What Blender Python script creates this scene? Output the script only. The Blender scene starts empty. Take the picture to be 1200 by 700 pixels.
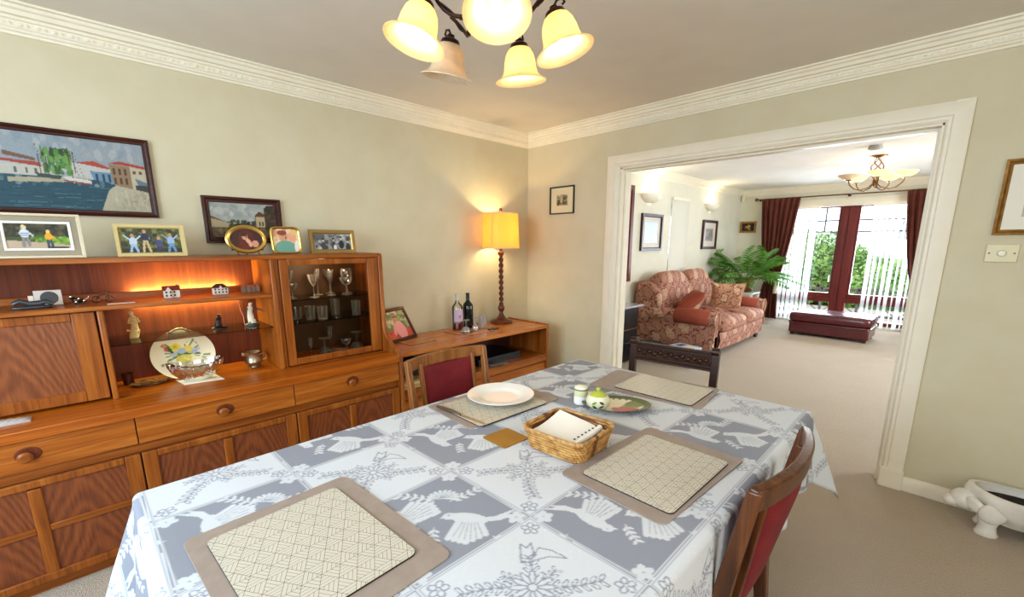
import bpy, math, random
import numpy as np
from mathutils import Vector, Matrix
R = math.radians
rnd = random.Random(7)
sc = bpy.context.scene
COL = sc.collection

# ---------------------------------------------------------------- camera
cd = bpy.data.cameras.new('camera'); cam = bpy.data.objects.new('camera', cd); COL.objects.link(cam)
cam.location = (0, 0, 1.4)
cam.rotation_euler = (R(90 - 11.67), 0, R(45))
cd.sensor_width = 36; cd.sensor_fit = 'HORIZONTAL'
cd.lens = 36 * 506 / 1200
cd.shift_x = -4 / 1200; cd.shift_y = 40.5 / 1200
cd.clip_start = 0.05; cd.clip_end = 200
sc.camera = cam

# ---------------------------------------------------------------- world, daylight, exposure
w = bpy.data.worlds.new('sky'); sc.world = w; w.use_nodes = True
bg = w.node_tree.nodes['Background']; bg.inputs[0].default_value = (0.86, 0.93, 1.0, 1); bg.inputs[1].default_value = 2.1
sc.view_settings.view_transform = 'Standard'; sc.view_settings.look = 'None'
sc.view_settings.exposure = 0.30; sc.view_settings.gamma = 1; sc.view_settings.use_curve_mapping = False

def area(name, loc, rot, sx, sy, power, col):
    l = bpy.data.lights.new(name, 'AREA'); l.shape = 'RECTANGLE'; l.size = sx; l.size_y = sy; l.energy = power; l.color = col
    o = bpy.data.objects.new(name, l); COL.objects.link(o); o.location = loc; o.rotation_euler = rot
    return o
def point(name, loc, power, col, rad=0.03):
    l = bpy.data.lights.new(name, 'POINT'); l.energy = power; l.color = col; l.shadow_soft_size = rad
    o = bpy.data.objects.new(name, l); COL.objects.link(o); o.location = loc
    return o
# daylight through the living room window, through the dining room window behind the camera
area('daylight_living', (-1.35, 9.75, 1.45), (R(62), 0, R(180)), 2.4, 2.2, 360, (0.74, 0.87, 1.0))
area('daylight_dining', (-1.0, -1.72, 1.6), (R(70), 0, 0), 2.3, 1.3, 88, (0.60, 0.80, 1.0))
area('daylight_living_side', (2.08, 6.0, 1.4), (R(72), 0, R(90)), 2.2, 1.3, 95, (0.80, 0.90, 1.0))
area('daylight_dining_side', (1.68, 0.3, 1.5), (R(90), 0, R(90)), 1.8, 1.3, 20, (1.0, 0.93, 0.84))

# ---------------------------------------------------------------- mesh builder
class MB:
    def __init__(s): s.v = []; s.f = []; s.col = None
    def add(s, vs, fs):
        n = len(s.v); s.v += [tuple(p) for p in vs]; s.f += [tuple(i + n for i in f) for f in fs]; return s
    def box(s, x0, x1, y0, y1, z0, z1):
        return s.add([(x, y, z) for z in (z0, z1) for y in (y0, y1) for x in (x0, x1)],
                     [(0, 2, 3, 1), (4, 5, 7, 6), (0, 1, 5, 4), (2, 6, 7, 3), (0, 4, 6, 2), (1, 3, 7, 5)])
    def obox(s, c, size, M=None):
        b = MB().box(-size[0] / 2, size[0] / 2, -size[1] / 2, size[1] / 2, -size[2] / 2, size[2] / 2)
        M = M or Matrix.Identity(3)
        return s.add([tuple(M @ Vector(p) + Vector(c)) for p in b.v], b.f)
    def bar(s, a, b, wx, wy, up=(0, 0, 1)):
        a = Vector(a); b = Vector(b); d = (b - a); L = d.length; d.normalize()
        u = Vector(up)
        if abs(d.dot(u)) > .99: u = Vector((0, 1, 0))
        x = u.cross(d).normalized(); y = d.cross(x)
        M = Matrix((x, y, d)).transposed()
        return s.obox((a + b) / 2, (wx, wy, L), M)
    def tube(s, pts, r, n=8, cap=True, closed=False):
        P = [Vector(p) for p in pts]; m = len(P)
        rs = r if hasattr(r, '__len__') else [r] * m
        base = len(s.v); pu = None
        for i, p in enumerate(P):
            if closed: t = P[(i + 1) % m] - P[i - 1]
            else: t = P[min(i + 1, m - 1)] - P[max(i - 1, 0)]
            t.normalize()
            if pu is None:
                pu = Vector((0, 0, 1)) if abs(t.z) < .9 else Vector((1, 0, 0))
            pu = (pu - t * pu.dot(t)).normalized(); w_ = t.cross(pu)
            for k in range(n):
                a = 2 * math.pi * k / n
                s.v.append(tuple(p + (pu * math.cos(a) + w_ * math.sin(a)) * rs[i]))
        for i in range(m if closed else m - 1):
            j = (i + 1) % m
            for k in range(n):
                k2 = (k + 1) % n
                s.f.append((base + i * n + k, base + i * n + k2, base + j * n + k2, base + j * n + k))
        if cap and not closed:
            s.f.append(tuple(base + k for k in range(n))[::-1]); s.f.append(tuple(base + (m - 1) * n + k for k in range(n)))
        return s
    def lathe(s, prof, c=(0, 0, 0), n=28, M=None, sx=1, sy=1):
        base = len(s.v); c = Vector(c); m = len(prof)
        for r, z in prof:
            for k in range(n):
                a = 2 * math.pi * k / n
                p = Vector((r * math.cos(a) * sx, r * math.sin(a) * sy, z))
                if M: p = M @ p
                s.v.append(tuple(p + c))
        for i in range(m - 1):
            for k in range(n):
                k2 = (k + 1) % n
                s.f.append((base + i * n + k, base + i * n + k2, base + (i + 1) * n + k2, base + (i + 1) * n + k))
        if prof[0][0] > 1e-5: s.f.append(tuple(base + k for k in range(n))[::-1])
        if prof[-1][0] > 1e-5: s.f.append(tuple(base + (m - 1) * n + k for k in range(n)))
        return s
    def olathe(s, prof, c=(0, 0, 0), n=28, M=None, sx=1, sy=1):   # closed loop profile
        base = len(s.v); c = Vector(c); m = len(prof)
        for r, z in prof:
            for k in range(n):
                a = 2 * math.pi * k / n
                p = Vector((r * math.cos(a) * sx, r * math.sin(a) * sy, z))
                if M: p = M @ p
                s.v.append(tuple(p + c))
        for i in range(m):
            j = (i + 1) % m
            for k in range(n):
                k2 = (k + 1) % n
                s.f.append((base + i * n + k, base + i * n + k2, base + j * n + k2, base + j * n + k))
        return s
    def prism(s, poly, h0, h1, ax='z'):
        n = len(poly); vs = []
        for h in (h0, h1):
            for a, b in poly:
                vs.append({'z': (a, b, h), 'y': (a, h, b), 'x': (h, a, b)}[ax])
        return s.add(vs, [tuple(range(n))[::-1], tuple(range(n, 2 * n))] + [(i, (i + 1) % n, n + (i + 1) % n, n + i) for i in range(n)])
    def grid(s, fn, nu, nv, flip=False):
        base = len(s.v)
        for j in range(nv + 1):
            for i in range(nu + 1): s.v.append(tuple(fn(i / nu, j / nv)))
        for j in range(nv):
            for i in range(nu):
                a = base + j * (nu + 1) + i; q = (a, a + 1, a + nu + 2, a + nu + 1)
                s.f.append(q[::-1] if flip else q)
        return s
    def sphere(s, c, r, nu=16, nv=10, sz=(1, 1, 1), M=None):
        prof = [(math.sin(math.pi * i / nv) * r, -math.cos(math.pi * i / nv) * r) for i in range(nv + 1)]
        n0 = len(s.v); s.lathe(prof, (0, 0, 0), nu)
        for i in range(n0, len(s.v)):
            p = Vector((s.v[i][0] * sz[0], s.v[i][1] * sz[1], s.v[i][2] * sz[2]))
            if M: p = M @ p
            s.v[i] = tuple(p + Vector(c))
        return s
    def cushion(s, c, size, M=None, p=3.2, n=10, corner=.0, puff=.5):
        # soft box (superellipsoid like)
        M = M or Matrix.Identity(3); base = len(s.v)
        def sg(a, e): return math.copysign(abs(a) ** e, a)
        nu = 28; nv = 14
        for j in range(nv + 1):
            th = -math.pi / 2 + math.pi * j / nv
            for i in range(nu):
                ph = 2 * math.pi * i / nu
                e1 = puff; e2 = 2 / p / 1.2
                x = sg(math.cos(th), e1) * sg(math.cos(ph), e2); y = sg(math.cos(th), e1) * sg(math.sin(ph), e2); z = sg(math.sin(th), puff + .2)
                q = M @ Vector((x * size[0] / 2, y * size[1] / 2, z * size[2] / 2)) + Vector(c)
                s.v.append(tuple(q))
        for j in range(nv):
            for i in range(nu):
                i2 = (i + 1) % nu
                s.f.append((base + j * nu + i, base + j * nu + i2, base + (j + 1) * nu + i2, base + (j + 1) * nu + i))
        return s
    def xf(s, M, c=(0, 0, 0)):
        c = Vector(c); s.v = [tuple(M @ Vector(p) + c) for p in s.v]; return s
def rotz(d): return Matrix.Rotation(R(d), 3, 'Z')
def rotx(d): return Matrix.Rotation(R(d), 3, 'X')
def roty(d): return Matrix.Rotation(R(d), 3, 'Y')

def tag(o, label, cat=None, group=None, kind=None):
    if label: o['label'] = label
    if cat: o['category'] = cat
    if group: o['group'] = group
    if kind: o['kind'] = kind
    return o
def thing(name, label, cat, loc, group=None, rz=0):
    o = bpy.data.objects.new(name, None); o.empty_display_size = .1; COL.objects.link(o)
    o.location = loc; o.rotation_euler = (0, 0, R(rz)); o.matrix_world = Matrix.Translation(loc) @ Matrix.Rotation(R(rz), 4, 'Z')
    return tag(o, label, cat, group)
def mesh_of(name, mb, mat, smooth=35, cols=None):
    me = bpy.data.meshes.new(name)
    me.from_pydata(mb.v, [], mb.f); me.update()
    if mat: me.materials.append(mat)
    if smooth:
        me.shade_smooth()
        me.set_sharp_from_angle(angle=R(smooth))
    if cols is not None:
        at = me.color_attributes.new('Col', 'FLOAT_COLOR', 'POINT')
        c = np.ones((len(mb.v), 4), np.float32); c[:, :3] = cols
        at.data.foreach_set('color', c.ravel())
    return me
W = {}
def obj(name, mb, mat, parent=None, bevel=0, smooth=35, cols=None, local=False, label=None, kind=None, base=False):
    """mb in world coordinates (or in the parent's frame when local). Origin = centre of the bounding box (bottom centre when base)."""
    V = np.array(mb.v); lo = V.min(0); hi = V.max(0); c = (lo + hi) / 2
    if base: c[2] = lo[2]
    mb.v = [tuple(p) for p in (V - c)]
    me = mesh_of(name, mb, mat, smooth, cols)
    o = bpy.data.objects.new(name, me); COL.objects.link(o)
    M = Matrix.Translation(c.tolist())
    if parent is not None:
        o.parent = parent
        o.matrix_basis = M if local else W.get(parent.name, parent.matrix_world.copy()).inverted() @ M
        W[o.name] = (W.get(parent.name, parent.matrix_world.copy()) @ M) if local else M
    else:
        o.matrix_basis = M; W[o.name] = M
    if bevel:
        b = o.modifiers.new('bevel', 'BEVEL'); b.width = bevel; b.segments = 2; b.limit_method = 'ANGLE'; b.angle_limit = R(40); b.harden_normals = False
    if label: o['label'] = label
    if kind: o['kind'] = kind
    return o
def single(name, mb, mat, label, cat, group=None, **k):
    return tag(obj(name, mb, mat, base=True, **k), label, cat, group)
def struct(name, mb, mat, **k):
    return tag(obj(name, mb, mat, **k), None, None, None, 'structure')
def copy_thing(root, loc, rz=None, label=None, scale=None):
    def cp(o, par):
        c = o.copy(); COL.objects.link(c)
        if par: c.parent = par; c.matrix_parent_inverse = o.matrix_parent_inverse.copy()
        for ch in o.children: cp(ch, c)
        return c
    r = cp(root, None); r.location = loc
    if rz is not None: r.rotation_euler = (0, 0, R(rz))
    if label: r['label'] = label
    if scale: r.scale = (scale,) * 3 if not hasattr(scale, '__len__') else scale
    return r

# ---------------------------------------------------------------- materials
def srgb(r, g, b):
    f = lambda c: ((c / 255 + .055) / 1.055) ** 2.4 if c / 255 > .04045 else c / 255 / 12.92
    return (f(r), f(g), f(b), 1)
def mat(name, col, rough=.5, metal=0, spec=.5, **k):
    m = bpy.data.materials.new(name); m.use_nodes = True
    b = m.node_tree.nodes['Principled BSDF']
    b.inputs['Base Color'].default_value = col; b.inputs['Roughness'].default_value = rough
    b.inputs['Metallic'].default_value = metal; b.inputs['Specular IOR Level'].default_value = spec
    for a, v in k.items():
        b.inputs[a.replace('_', ' ')].default_value = v
    return m
class NT:
    def __init__(s, m): s.m = m; s.t = m.node_tree; s.b = s.t.nodes.get('Principled BSDF')
    def n(s, typ, **k):
        x = s.t.nodes.new(typ)
        for a, v in k.items():
            if a.startswith('i_'): x.inputs[int(a[2:])].default_value = v
            else: setattr(x, a, v)
        return x
    def l(s, a, b): s.t.links.new(a, b)
    def math(s, op, a, b=None, c=None):
        x = s.t.nodes.new('ShaderNodeMath'); x.operation = op
        for i, q in enumerate((a, b, c)):
            if q is None: continue
            if hasattr(q, 'is_linked'): s.l(q, x.inputs[i])
            else: x.inputs[i].default_value = q
        return x.outputs[0]
    def ramp(s, src, stops):
        x = s.t.nodes.new('ShaderNodeValToRGB'); e = x.color_ramp.elements
        e[0].position, e[0].color = stops[0]; e[1].position, e[1].color = stops[-1]
        for p, c in stops[1:-1]:
            q = e.new(p); q.color = c
        s.l(src, x.inputs[0]); return x.outputs[0]
    def mix(s, f, a, b, typ='MIX'):
        x = s.t.nodes.new('ShaderNodeMix'); x.data_type = 'RGBA'; x.blend_type = typ
        for sock, q in ((x.inputs[0], f), (x.inputs[6], a), (x.inputs[7], b)):
            if hasattr(q, 'is_linked'): s.l(q, sock)
            else: sock.default_value = q
        return x.outputs[2]
    def bump(s, h, strength=.2, dist=.002):
        x = s.t.nodes.new('ShaderNodeBump'); x.inputs['Strength'].default_value = strength; x.inputs['Distance'].default_value = dist
        s.l(h, x.inputs['Height']); s.l(x.outputs[0], s.b.inputs['Normal'])
    def coord(s, scale=(1, 1, 1), kind='Object'):
        tc = s.t.nodes.new('ShaderNodeTexCoord'); mp = s.t.nodes.new('ShaderNodeMapping'); mp.inputs['Scale'].default_value = scale
        s.l(tc.outputs[kind], mp.inputs[0]); return mp.outputs[0]
    def noise(s, vec, scale, detail=4, rough=.5, dist=0):
        x = s.t.nodes.new('ShaderNodeTexNoise'); s.l(vec, x.inputs['Vector'])
        x.inputs['Scale'].default_value = scale; x.inputs['Detail'].default_value = detail; x.inputs['Roughness'].default_value = rough; x.inputs['Distortion'].default_value = dist
        return x.outputs[0]

def noisy(name, c1, c2, scale=30, rough=.8, bump=.2, bscale=None, dist=.002, spec=.3, metal=0):
    m = mat(name, c1, rough, metal, spec); t = NT(m); v = t.coord()
    f = t.noise(v, scale); t.l(t.ramp(f, [(.35, c1), (.65, c2)]), t.b.inputs['Base Color'])
    if bump:
        g = t.noise(v, bscale or scale * 4, 3); t.bump(g, bump, dist)
    return m
def wood(name, dark, mid, light, axis='y', rough=.32, scale=1.0, spec=.5):
    m = mat(name, mid, rough, 0, spec); t = NT(m)
    st = {'x': (1.2, 22, 22), 'y': (22, 1.2, 22), 'z': (22, 22, 1.2)}[axis]
    v = t.coord(tuple(a * scale for a in st))
    f = t.noise(v, 1.5, 5, .6, .4)
    t.b.inputs['Specular IOR Level'].default_value = spec * (.6 if rough > .3 else .9)
    col = t.ramp(f, [(.25, dark), (.5, mid), (.75, light)])
    v2 = t.coord(tuple(a * scale * (6 if a > 5 else 2.5) for a in st)); g = t.noise(v2, 1.2, 3, .7)
    dk = t.ramp(g, [(.34, (.62, .55, .5, 1)), (.5, (1, 1, 1, 1))])
    t.l(t.mix(.75, col, dk, 'MULTIPLY'), t.b.inputs['Base Color'])
    t.bump(g, .06, .001)
    return m
def cathedral(name, dark, mid, light, axis='z', rough=.35):
    # flat-sawn arches: level lines of  v*a + u^2*b + noise in the panel's own frame (face normal = x)
    m = mat(name, mid, rough); t = NT(m)
    tc = t.n('ShaderNodeTexCoord'); oi = t.n('ShaderNodeObjectInfo'); sp = t.n('ShaderNodeSeparateXYZ'); t.l(tc.outputs['Object'], sp.inputs[0])
    u = sp.outputs['Y']; v = sp.outputs['Z']
    off = t.math('MULTIPLY', oi.outputs['Random'], .12)
    u = t.math('ADD', u, t.math('SUBTRACT', off, .06))
    nv = t.coord((6, 6, 3)); n1 = t.noise(nv, 1.2, 3, .5)
    q = t.math('MULTIPLY', t.math('ABSOLUTE', u), 2.2)
    q2 = t.math('MULTIPLY', t.math('MULTIPLY', u, u), 14)
    f = t.math('ADD', t.math('ADD', t.math('MULTIPLY', v, 1.0), t.math('ADD', q2, t.math('MULTIPLY', q, .45))), t.math('MULTIPLY', n1, .24))
    s_ = t.math('SINE', t.math('MULTIPLY', f, 72))
    s2 = t.math('MULTIPLY_ADD', s_, .5, .5)
    fine = t.noise(t.coord((60, 60, 5)), 2, 3, .6)
    g = t.math('ADD', t.math('MULTIPLY', s2, .26), t.math('MULTIPLY', fine, .72))
    t.l(t.ramp(g, [(.2, dark), (.5, mid), (.85, light)]), t.b.inputs['Base Color'])
    t.bump(g, .05, .001)
    return m
def paint_mat(name, rough=.5, spec=.4, coat=0):
    m = mat(name, (1, 1, 1, 1), rough, 0, spec); t = NT(m)
    a = t.n('ShaderNodeAttribute', attribute_name='Col'); t.l(a.outputs['Color'], t.b.inputs['Base Color'])
    if coat: t.b.inputs['Coat Weight'].default_value = coat; t.b.inputs['Coat Roughness'].default_value = .05
    return m
def glassy(name, col=(1, 1, 1, 1), alpha=.15, rough=.02):
    m = bpy.data.materials.new(name); m.use_nodes = True; t = m.node_tree; t.nodes.clear()
    o = t.nodes.new('ShaderNodeOutputMaterial'); mx = t.nodes.new('ShaderNodeMixShader'); tr = t.nodes.new('ShaderNodeBsdfTransparent'); gl = t.nodes.new('ShaderNodeBsdfGlossy')
    fr = t.nodes.new('ShaderNodeFresnel'); fr.inputs[0].default_value = 1.5
    ma = t.nodes.new('ShaderNodeMath'); ma.operation = 'MULTIPLY_ADD'; ma.inputs[1].default_value = .9; ma.inputs[2].default_value = alpha
    ma.use_clamp = True
    tr.inputs[0].default_value = col; gl.inputs['Roughness'].default_value = rough
    t.links.new(fr.outputs[0], ma.inputs[0]); t.links.new(ma.outputs[0], mx.inputs[0]); t.links.new(tr.outputs[0], mx.inputs[1]); t.links.new(gl.outputs[0], mx.inputs[2]); t.links.new(mx.outputs[0], o.inputs[0])
    return m
def sheer(name, col, transp=.3, trans=.5):
    m = bpy.data.materials.new(name); m.use_nodes = True; t = m.node_tree; t.nodes.clear()
    o = t.nodes.new('ShaderNodeOutputMaterial'); mx = t.nodes.new('ShaderNodeMixShader'); mx2 = t.nodes.new('ShaderNodeMixShader')
    tr = t.nodes.new('ShaderNodeBsdfTransparent'); tl = t.nodes.new('ShaderNodeBsdfTranslucent'); df = t.nodes.new('ShaderNodeBsdfDiffuse')
    tl.inputs[0].default_value = col; df.inputs[0].default_value = col
    mx.inputs[0].default_value = trans; mx2.inputs[0].default_value = transp
    t.links.new(df.outputs[0], mx.inputs[1]); t.links.new(tl.outputs[0], mx.inputs[2]); t.links.new(mx.outputs[0], mx2.inputs[1]); t.links.new(tr.outputs[0], mx2.inputs[2]); t.links.new(mx2.outputs[0], o.inputs[0])
    return m
def emit(name, col, s):
    m = mat(name, col, .5); b = m.node_tree.nodes['Principled BSDF']; b.inputs['Emission Color'].default_value = col; b.inputs['Emission Strength'].default_value = s
    return m

M_wall = noisy('cream_wallpaper', srgb(208, 196, 163), srgb(212, 201, 170), 6, .85, .25, 260, .0012)
M_wall2 = noisy('cream_wall_living', srgb(222, 216, 194), srgb(226, 220, 200), 6, .85, .15, 200, .001)
M_ceil = noisy('ceiling_paint', srgb(228, 219, 204), srgb(232, 223, 208), 5, .9, .1, 150, .001)
M_ceil2 = noisy('ceiling_paint_living', srgb(238, 232, 222), srgb(242, 236, 228), 5, .9, .1, 150, .001)
M_trim = noisy('cream_gloss_trim', srgb(238, 226, 202), srgb(241, 230, 208), 8, .38, 0)
M_plaster = noisy('cornice_plaster', srgb(240, 229, 203), srgb(244, 234, 210), 8, .6, 0)
# carpet
M_carpet = mat('loop_carpet', (1, 1, 1, 1), .95, 0, .1); t = NT(M_carpet); v = t.coord()
f = t.noise(v, 3, 4, .6); f2 = t.noise(v, 260, 2, .6); vo = t.n('ShaderNodeTexVoronoi'); t.l(v, vo.inputs['Vector']); vo.inputs['Scale'].default_value = 160
c_ = t.mix(f, srgb(166, 149, 129), srgb(181, 165, 146))
c_ = t.mix(t.ramp(f2, [(.35, (0, 0, 0, 1)), (.65, (.45, .45, .45, 1))]), c_, srgb(222, 208, 190))
t.l(c_, t.b.inputs['Base Color']); t.bump(t.math('ADD', f2, t.math('MULTIPLY', vo.outputs['Distance'], .8)), .7, .006)
# teak family
TD, TM, TL = srgb(104, 48, 12), srgb(148, 78, 22), srgb(180, 106, 38)
M_tk_y = wood('teak_grain_along', TD, TM, TL, 'y')
M_tk_z = wood('teak_grain_up', TD, TM, TL, 'z')
M_tk_x = wood('teak_grain_deep', TD, TM, TL, 'x')
M_top = wood('teak_worktop', srgb(136, 62, 8), srgb(172, 86, 14), srgb(194, 108, 26), 'y', .26)
M_pan = cathedral('teak_panel', srgb(88, 38, 14), srgb(124, 60, 24), srgb(146, 80, 36))
M_drw = wood('teak_drawer_front', srgb(134, 64, 14), srgb(170, 92, 26), srgb(200, 126, 50), 'y', .34)
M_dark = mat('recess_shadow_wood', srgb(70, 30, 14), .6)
M_back = wood('teak_back_panel', srgb(78, 30, 10), srgb(104, 44, 14), srgb(124, 58, 22), 'z', .5)  # teak darkened so the colour carries the shade inside the upper case
M_chair = wood('chair_teak', srgb(104, 58, 24), srgb(142, 88, 40), srgb(168, 112, 60), 'z', .35)
M_mah = wood('mahogany_chair', srgb(58, 20, 10), srgb(92, 38, 18), srgb(124, 60, 28), 'z', .28)
M_chair2 = wood('chair_teak_shaded', srgb(50, 22, 8), srgb(82, 42, 16), srgb(112, 64, 28), 'z', .26)  # chair teak with the shade on the right-hand chair put into its colour
M_oak = wood('carved_dark_oak', srgb(30, 14, 8), srgb(54, 28, 15), srgb(84, 48, 28), 'x', .34, 1, .5)
M_red = noisy('red_upholstery', srgb(104, 14, 22), srgb(116, 20, 28), 20, .6, .2, 300, .001)
M_winwood = wood('window_mahogany', srgb(74, 18, 12), srgb(104, 30, 20), srgb(124, 42, 28), 'z', .4)
M_black = mat('black_plastic', srgb(14, 13, 13), .35)
M_blackm = mat('black_matt', srgb(16, 15, 15), .7)
M_gold = mat('gold_metal', srgb(212, 172, 88), .25, .9)
M_goldw = noisy('gilt_wood', srgb(140, 96, 40), srgb(176, 130, 66), 30, .4, 0, metal=.3)
M_silver = mat('silver_metal', srgb(190, 184, 172), .2, 1)
M_bronze = mat('dark_bronze', srgb(52, 32, 22), .32, .8)
M_bras = mat('antique_brass', srgb(120, 88, 54), .35, .9)
M_white = mat('white_china', srgb(240, 236, 226), .12)
M_glass = glassy('clear_glass', (.98, .99, .98, 1), .05)
M_crystal = glassy('cut_crystal', (.96, .97, .96, 1), .16, .06)
_t = M_crystal.node_tree; _m = [n for n in _t.nodes if n.type == 'MIX_SHADER'][0]; _g = [n for n in _t.nodes if n.type == 'BSDF_GLOSSY'][0]; _d = _t.nodes.new('ShaderNodeBsdfTranslucent'); _e = _t.nodes.new('ShaderNodeBsdfDiffuse'); _x = _t.nodes.new('ShaderNodeMixShader'); _a = _t.nodes.new('ShaderNodeMixShader')
_t.links.new(_d.outputs[0], _a.inputs[1]); _t.links.new(_e.outputs[0], _a.inputs[2]); _t.links.new(_g.outputs[0], _x.inputs[1]); _t.links.new(_a.outputs[0], _x.inputs[2]); _x.inputs[0].default_value = .35; _t.links.new(_x.outputs[0], _m.inputs[2])
M_pane = glassy('window_pane_glass', (1, 1, 1, 1), .0)
M_shelfg = glassy('glass_shelf', (.90, .93, .88, 1), -.04)
M_pic = paint_mat('painted_print', .55, .3)
M_photo = paint_mat('glazed_photo', .3, .5)
M_oil = paint_mat('oil_painting', .45, .4)
M_frame_dk = wood('dark_picture_frame', srgb(38, 14, 10), srgb(62, 26, 18), srgb(84, 40, 26), 'y', .35)
M_sheer = sheer('sheer_blind', (.93, .95, .97, 1), .25, .6)
M_cream = mat('cream_fabric', srgb(222, 205, 172), .8)

# ---------------------------------------------------------------- painting on a grid of points
class CV:
    def __init__(s, U, V, base):
        s.U = U; s.V = V; s.c = np.ones(U.shape + (3,)) * np.array(base)[:3]
    def put(s, m, col, a=1):
        m = (np.clip(m, 0, 1) * a)[..., None]; s.c = s.c * (1 - m) + np.array(col)[:3] * m; return s
    def poly(s, pts, col, a=1):
        ins = np.zeros(s.U.shape, bool); n = len(pts)
        for i in range(n):
            x1, y1 = pts[i]; x2, y2 = pts[(i + 1) % n]
            if y1 == y2: continue
            c = ((y1 > s.V) != (y2 > s.V)) & (s.U < (x2 - x1) * (s.V - y1) / (y2 - y1) + x1)
            ins ^= c
        return s.put(ins.astype(float), col, a)
    def ell(s, cx, cy, rx, ry, col, rot=0, a=1, soft=0):
        c, sn = math.cos(R(rot)), math.sin(R(rot)); dx = s.U - cx; dy = s.V - cy
        d = np.hypot((dx * c + dy * sn) / rx, (-dx * sn + dy * c) / ry)
        m = (d < 1).astype(float) if not soft else np.clip((1 - d) / soft + .5, 0, 1)
        return s.put(m, col, a)
    def line(s, pts, wd, col, a=1):
        D = np.full(s.U.shape, 1e9)
        for (x1, y1), (x2, y2) in zip(pts[:-1], pts[1:]):
            dx, dy = x2 - x1, y2 - y1; L = dx * dx + dy * dy + 1e-12
            tt = np.clip(((s.U - x1) * dx + (s.V - y1) * dy) / L, 0, 1)
            D = np.minimum(D, np.hypot(s.U - x1 - tt * dx, s.V - y1 - tt * dy))
        return s.put((D < wd / 2).astype(float), col, a)
    def rect(s, a, b, c, d, col, al=1): return s.poly([(a, b), (c, b), (c, d), (a, d)], col, al)
    def blobs(s, a, b, c, d, n, r, cols, seed=1, al=.8):
        q = random.Random(seed)
        for _ in range(n):
            s.ell(q.uniform(a, c), q.uniform(b, d), r * q.uniform(.5, 1.4), r * q.uniform(.4, 1.2), q.choice(cols), q.uniform(0, 180), al)
        return s
def picture(name, origin, ux, uy, w_, h_, fn, material, parent, res=.004, label=None):
    """flat print: origin = lower-left corner, ux / uy unit vectors; fn paints a canvas in metres"""
    nu = max(2, int(w_ / res)); nv = max(2, int(h_ / res))
    U, V = np.meshgrid(np.linspace(0, 1, nu + 1), np.linspace(0, 1, nv + 1)); A = w_ / h_
    cv = CV(U * A, V, (0.5, .5, .5)); fn(cv, A)
    O = np.array(origin); P = O + U[..., None] * np.array(ux) * w_ + V[..., None] * np.array(uy) * h_
    mb = MB(); mb.v = [tuple(p) for p in P.reshape(-1, 3)]
    idx = np.arange((nu + 1) * (nv + 1)).reshape(nv + 1, nu + 1)
    mb.f = np.stack([idx[:-1, :-1], idx[:-1, 1:], idx[1:, 1:], idx[1:, :-1]], -1).reshape(-1, 4).tolist()
    return obj(name, mb, material, parent, cols=cv.c.reshape(-1, 3), smooth=0, label=label)
def frame_mb(o, ux, uy, nrm, w_, h_, fw, th, prof=None):
    """mitred frame; o = lower-left OUTER corner on the wall, nrm = outward. prof = list of (inset, height)"""
    prof = prof or [(0, 0), (0, th), (fw * .75, th), (fw, th * .45), (fw, 0)]
    o, ux, uy, nrm = map(Vector, (o, ux, uy, nrm)); mb = MB(); m = len(prof)
    for p, h in prof:
        for a, b in ((p, p), (w_ - p, p), (w_ - p, h_ - p), (p, h_ - p)):
            mb.v.append(tuple(o + ux * a + uy * b + nrm * h))
    for i in range(m):
        j = (i + 1) % m
        for k in range(4):
            k2 = (k + 1) % 4; mb.f.append((i * 4 + k, i * 4 + k2, j * 4 + k2, j * 4 + k))
    return mb

# ================================================================ SETTING
XL, YB, CZ = -3.03, 3.2, 2.40           # left wall, back wall (front face), ceiling
XR, YF = 1.6, -1.6                      # right and front walls of the dining room (behind the camera)
YW, XR2, YB2 = 9.3, 2.0, 3.34           # living room window wall, right wall, back of the dividing wall
OX0, OX1, OZ = -2.0, -0.125, 2.00       # the wide opening
struct('floor', MB().box(XL - .1, XR2 + .1, YF - .1, YW + .1, -.1, 0), M_carpet)
struct('ceiling', MB().box(XL - .1, XR + .1, YF - .1, YB + .07, CZ, CZ + .1), M_ceil)
struct('ceiling', MB().box(XL - .1, XR2 + .1, YB + .07, YW + .1, CZ, CZ + .1), M_ceil2)
struct('wall_left', MB().box(XL - .15, XL, YF - .1, YB + .07, 0, CZ), M_wall)
mb = MB().box(XL - .2, -3.08, YB + .07, 6.36, 0, CZ).box(XL - .2, -3.08, 6.92, YW + .1, 0, CZ).box(XL - .2, -3.08, 6.36, 6.92, 0, .7).box(XL - .2, -3.08, 6.36, 6.92, 2.07, CZ)
struct('wall_left', mb, M_wall2)
mb = MB().box(XL, OX0, YB, YB2, 0, CZ).box(OX1, XR2, YB, YB2, 0, CZ).box(OX0, OX1, YB, YB2, OZ, CZ)
struct('wall_back', mb, M_wall)
mb = MB().box(XL, -2.15, YF - .15, YF, 0, CZ).box(.15, XR, YF - .15, YF, 0, CZ).box(-2.15, .15, YF - .15, YF, 0, .85).box(-2.15, .15, YF - .15, YF, 2.15, CZ)
struct('wall_front', mb, M_wall)
mb = MB().box(XR, XR + .15, YF, -.6, 0, CZ).box(XR, XR + .15, 1.2, YB, 0, CZ).box(XR, XR + .15, -.6, 1.2, 0, .85).box(XR, XR + .15, -.6, 1.2, 2.15, CZ)
struct('wall_right', mb, M_wall)
mb = MB().box(XR2, XR2 + .15, YB2, 4.9, 0, CZ).box(XR2, XR2 + .15, 7.1, YW, 0, CZ).box(XR2, XR2 + .15, 4.9, 7.1, 0, .75).box(XR2, XR2 + .15, 4.9, 7.1, 2.05, CZ)
struct('wall_right', mb, M_wall2)
WX0, WX1, WZ0, WZ1 = -2.42, -.22, .04, 2.07
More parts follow.
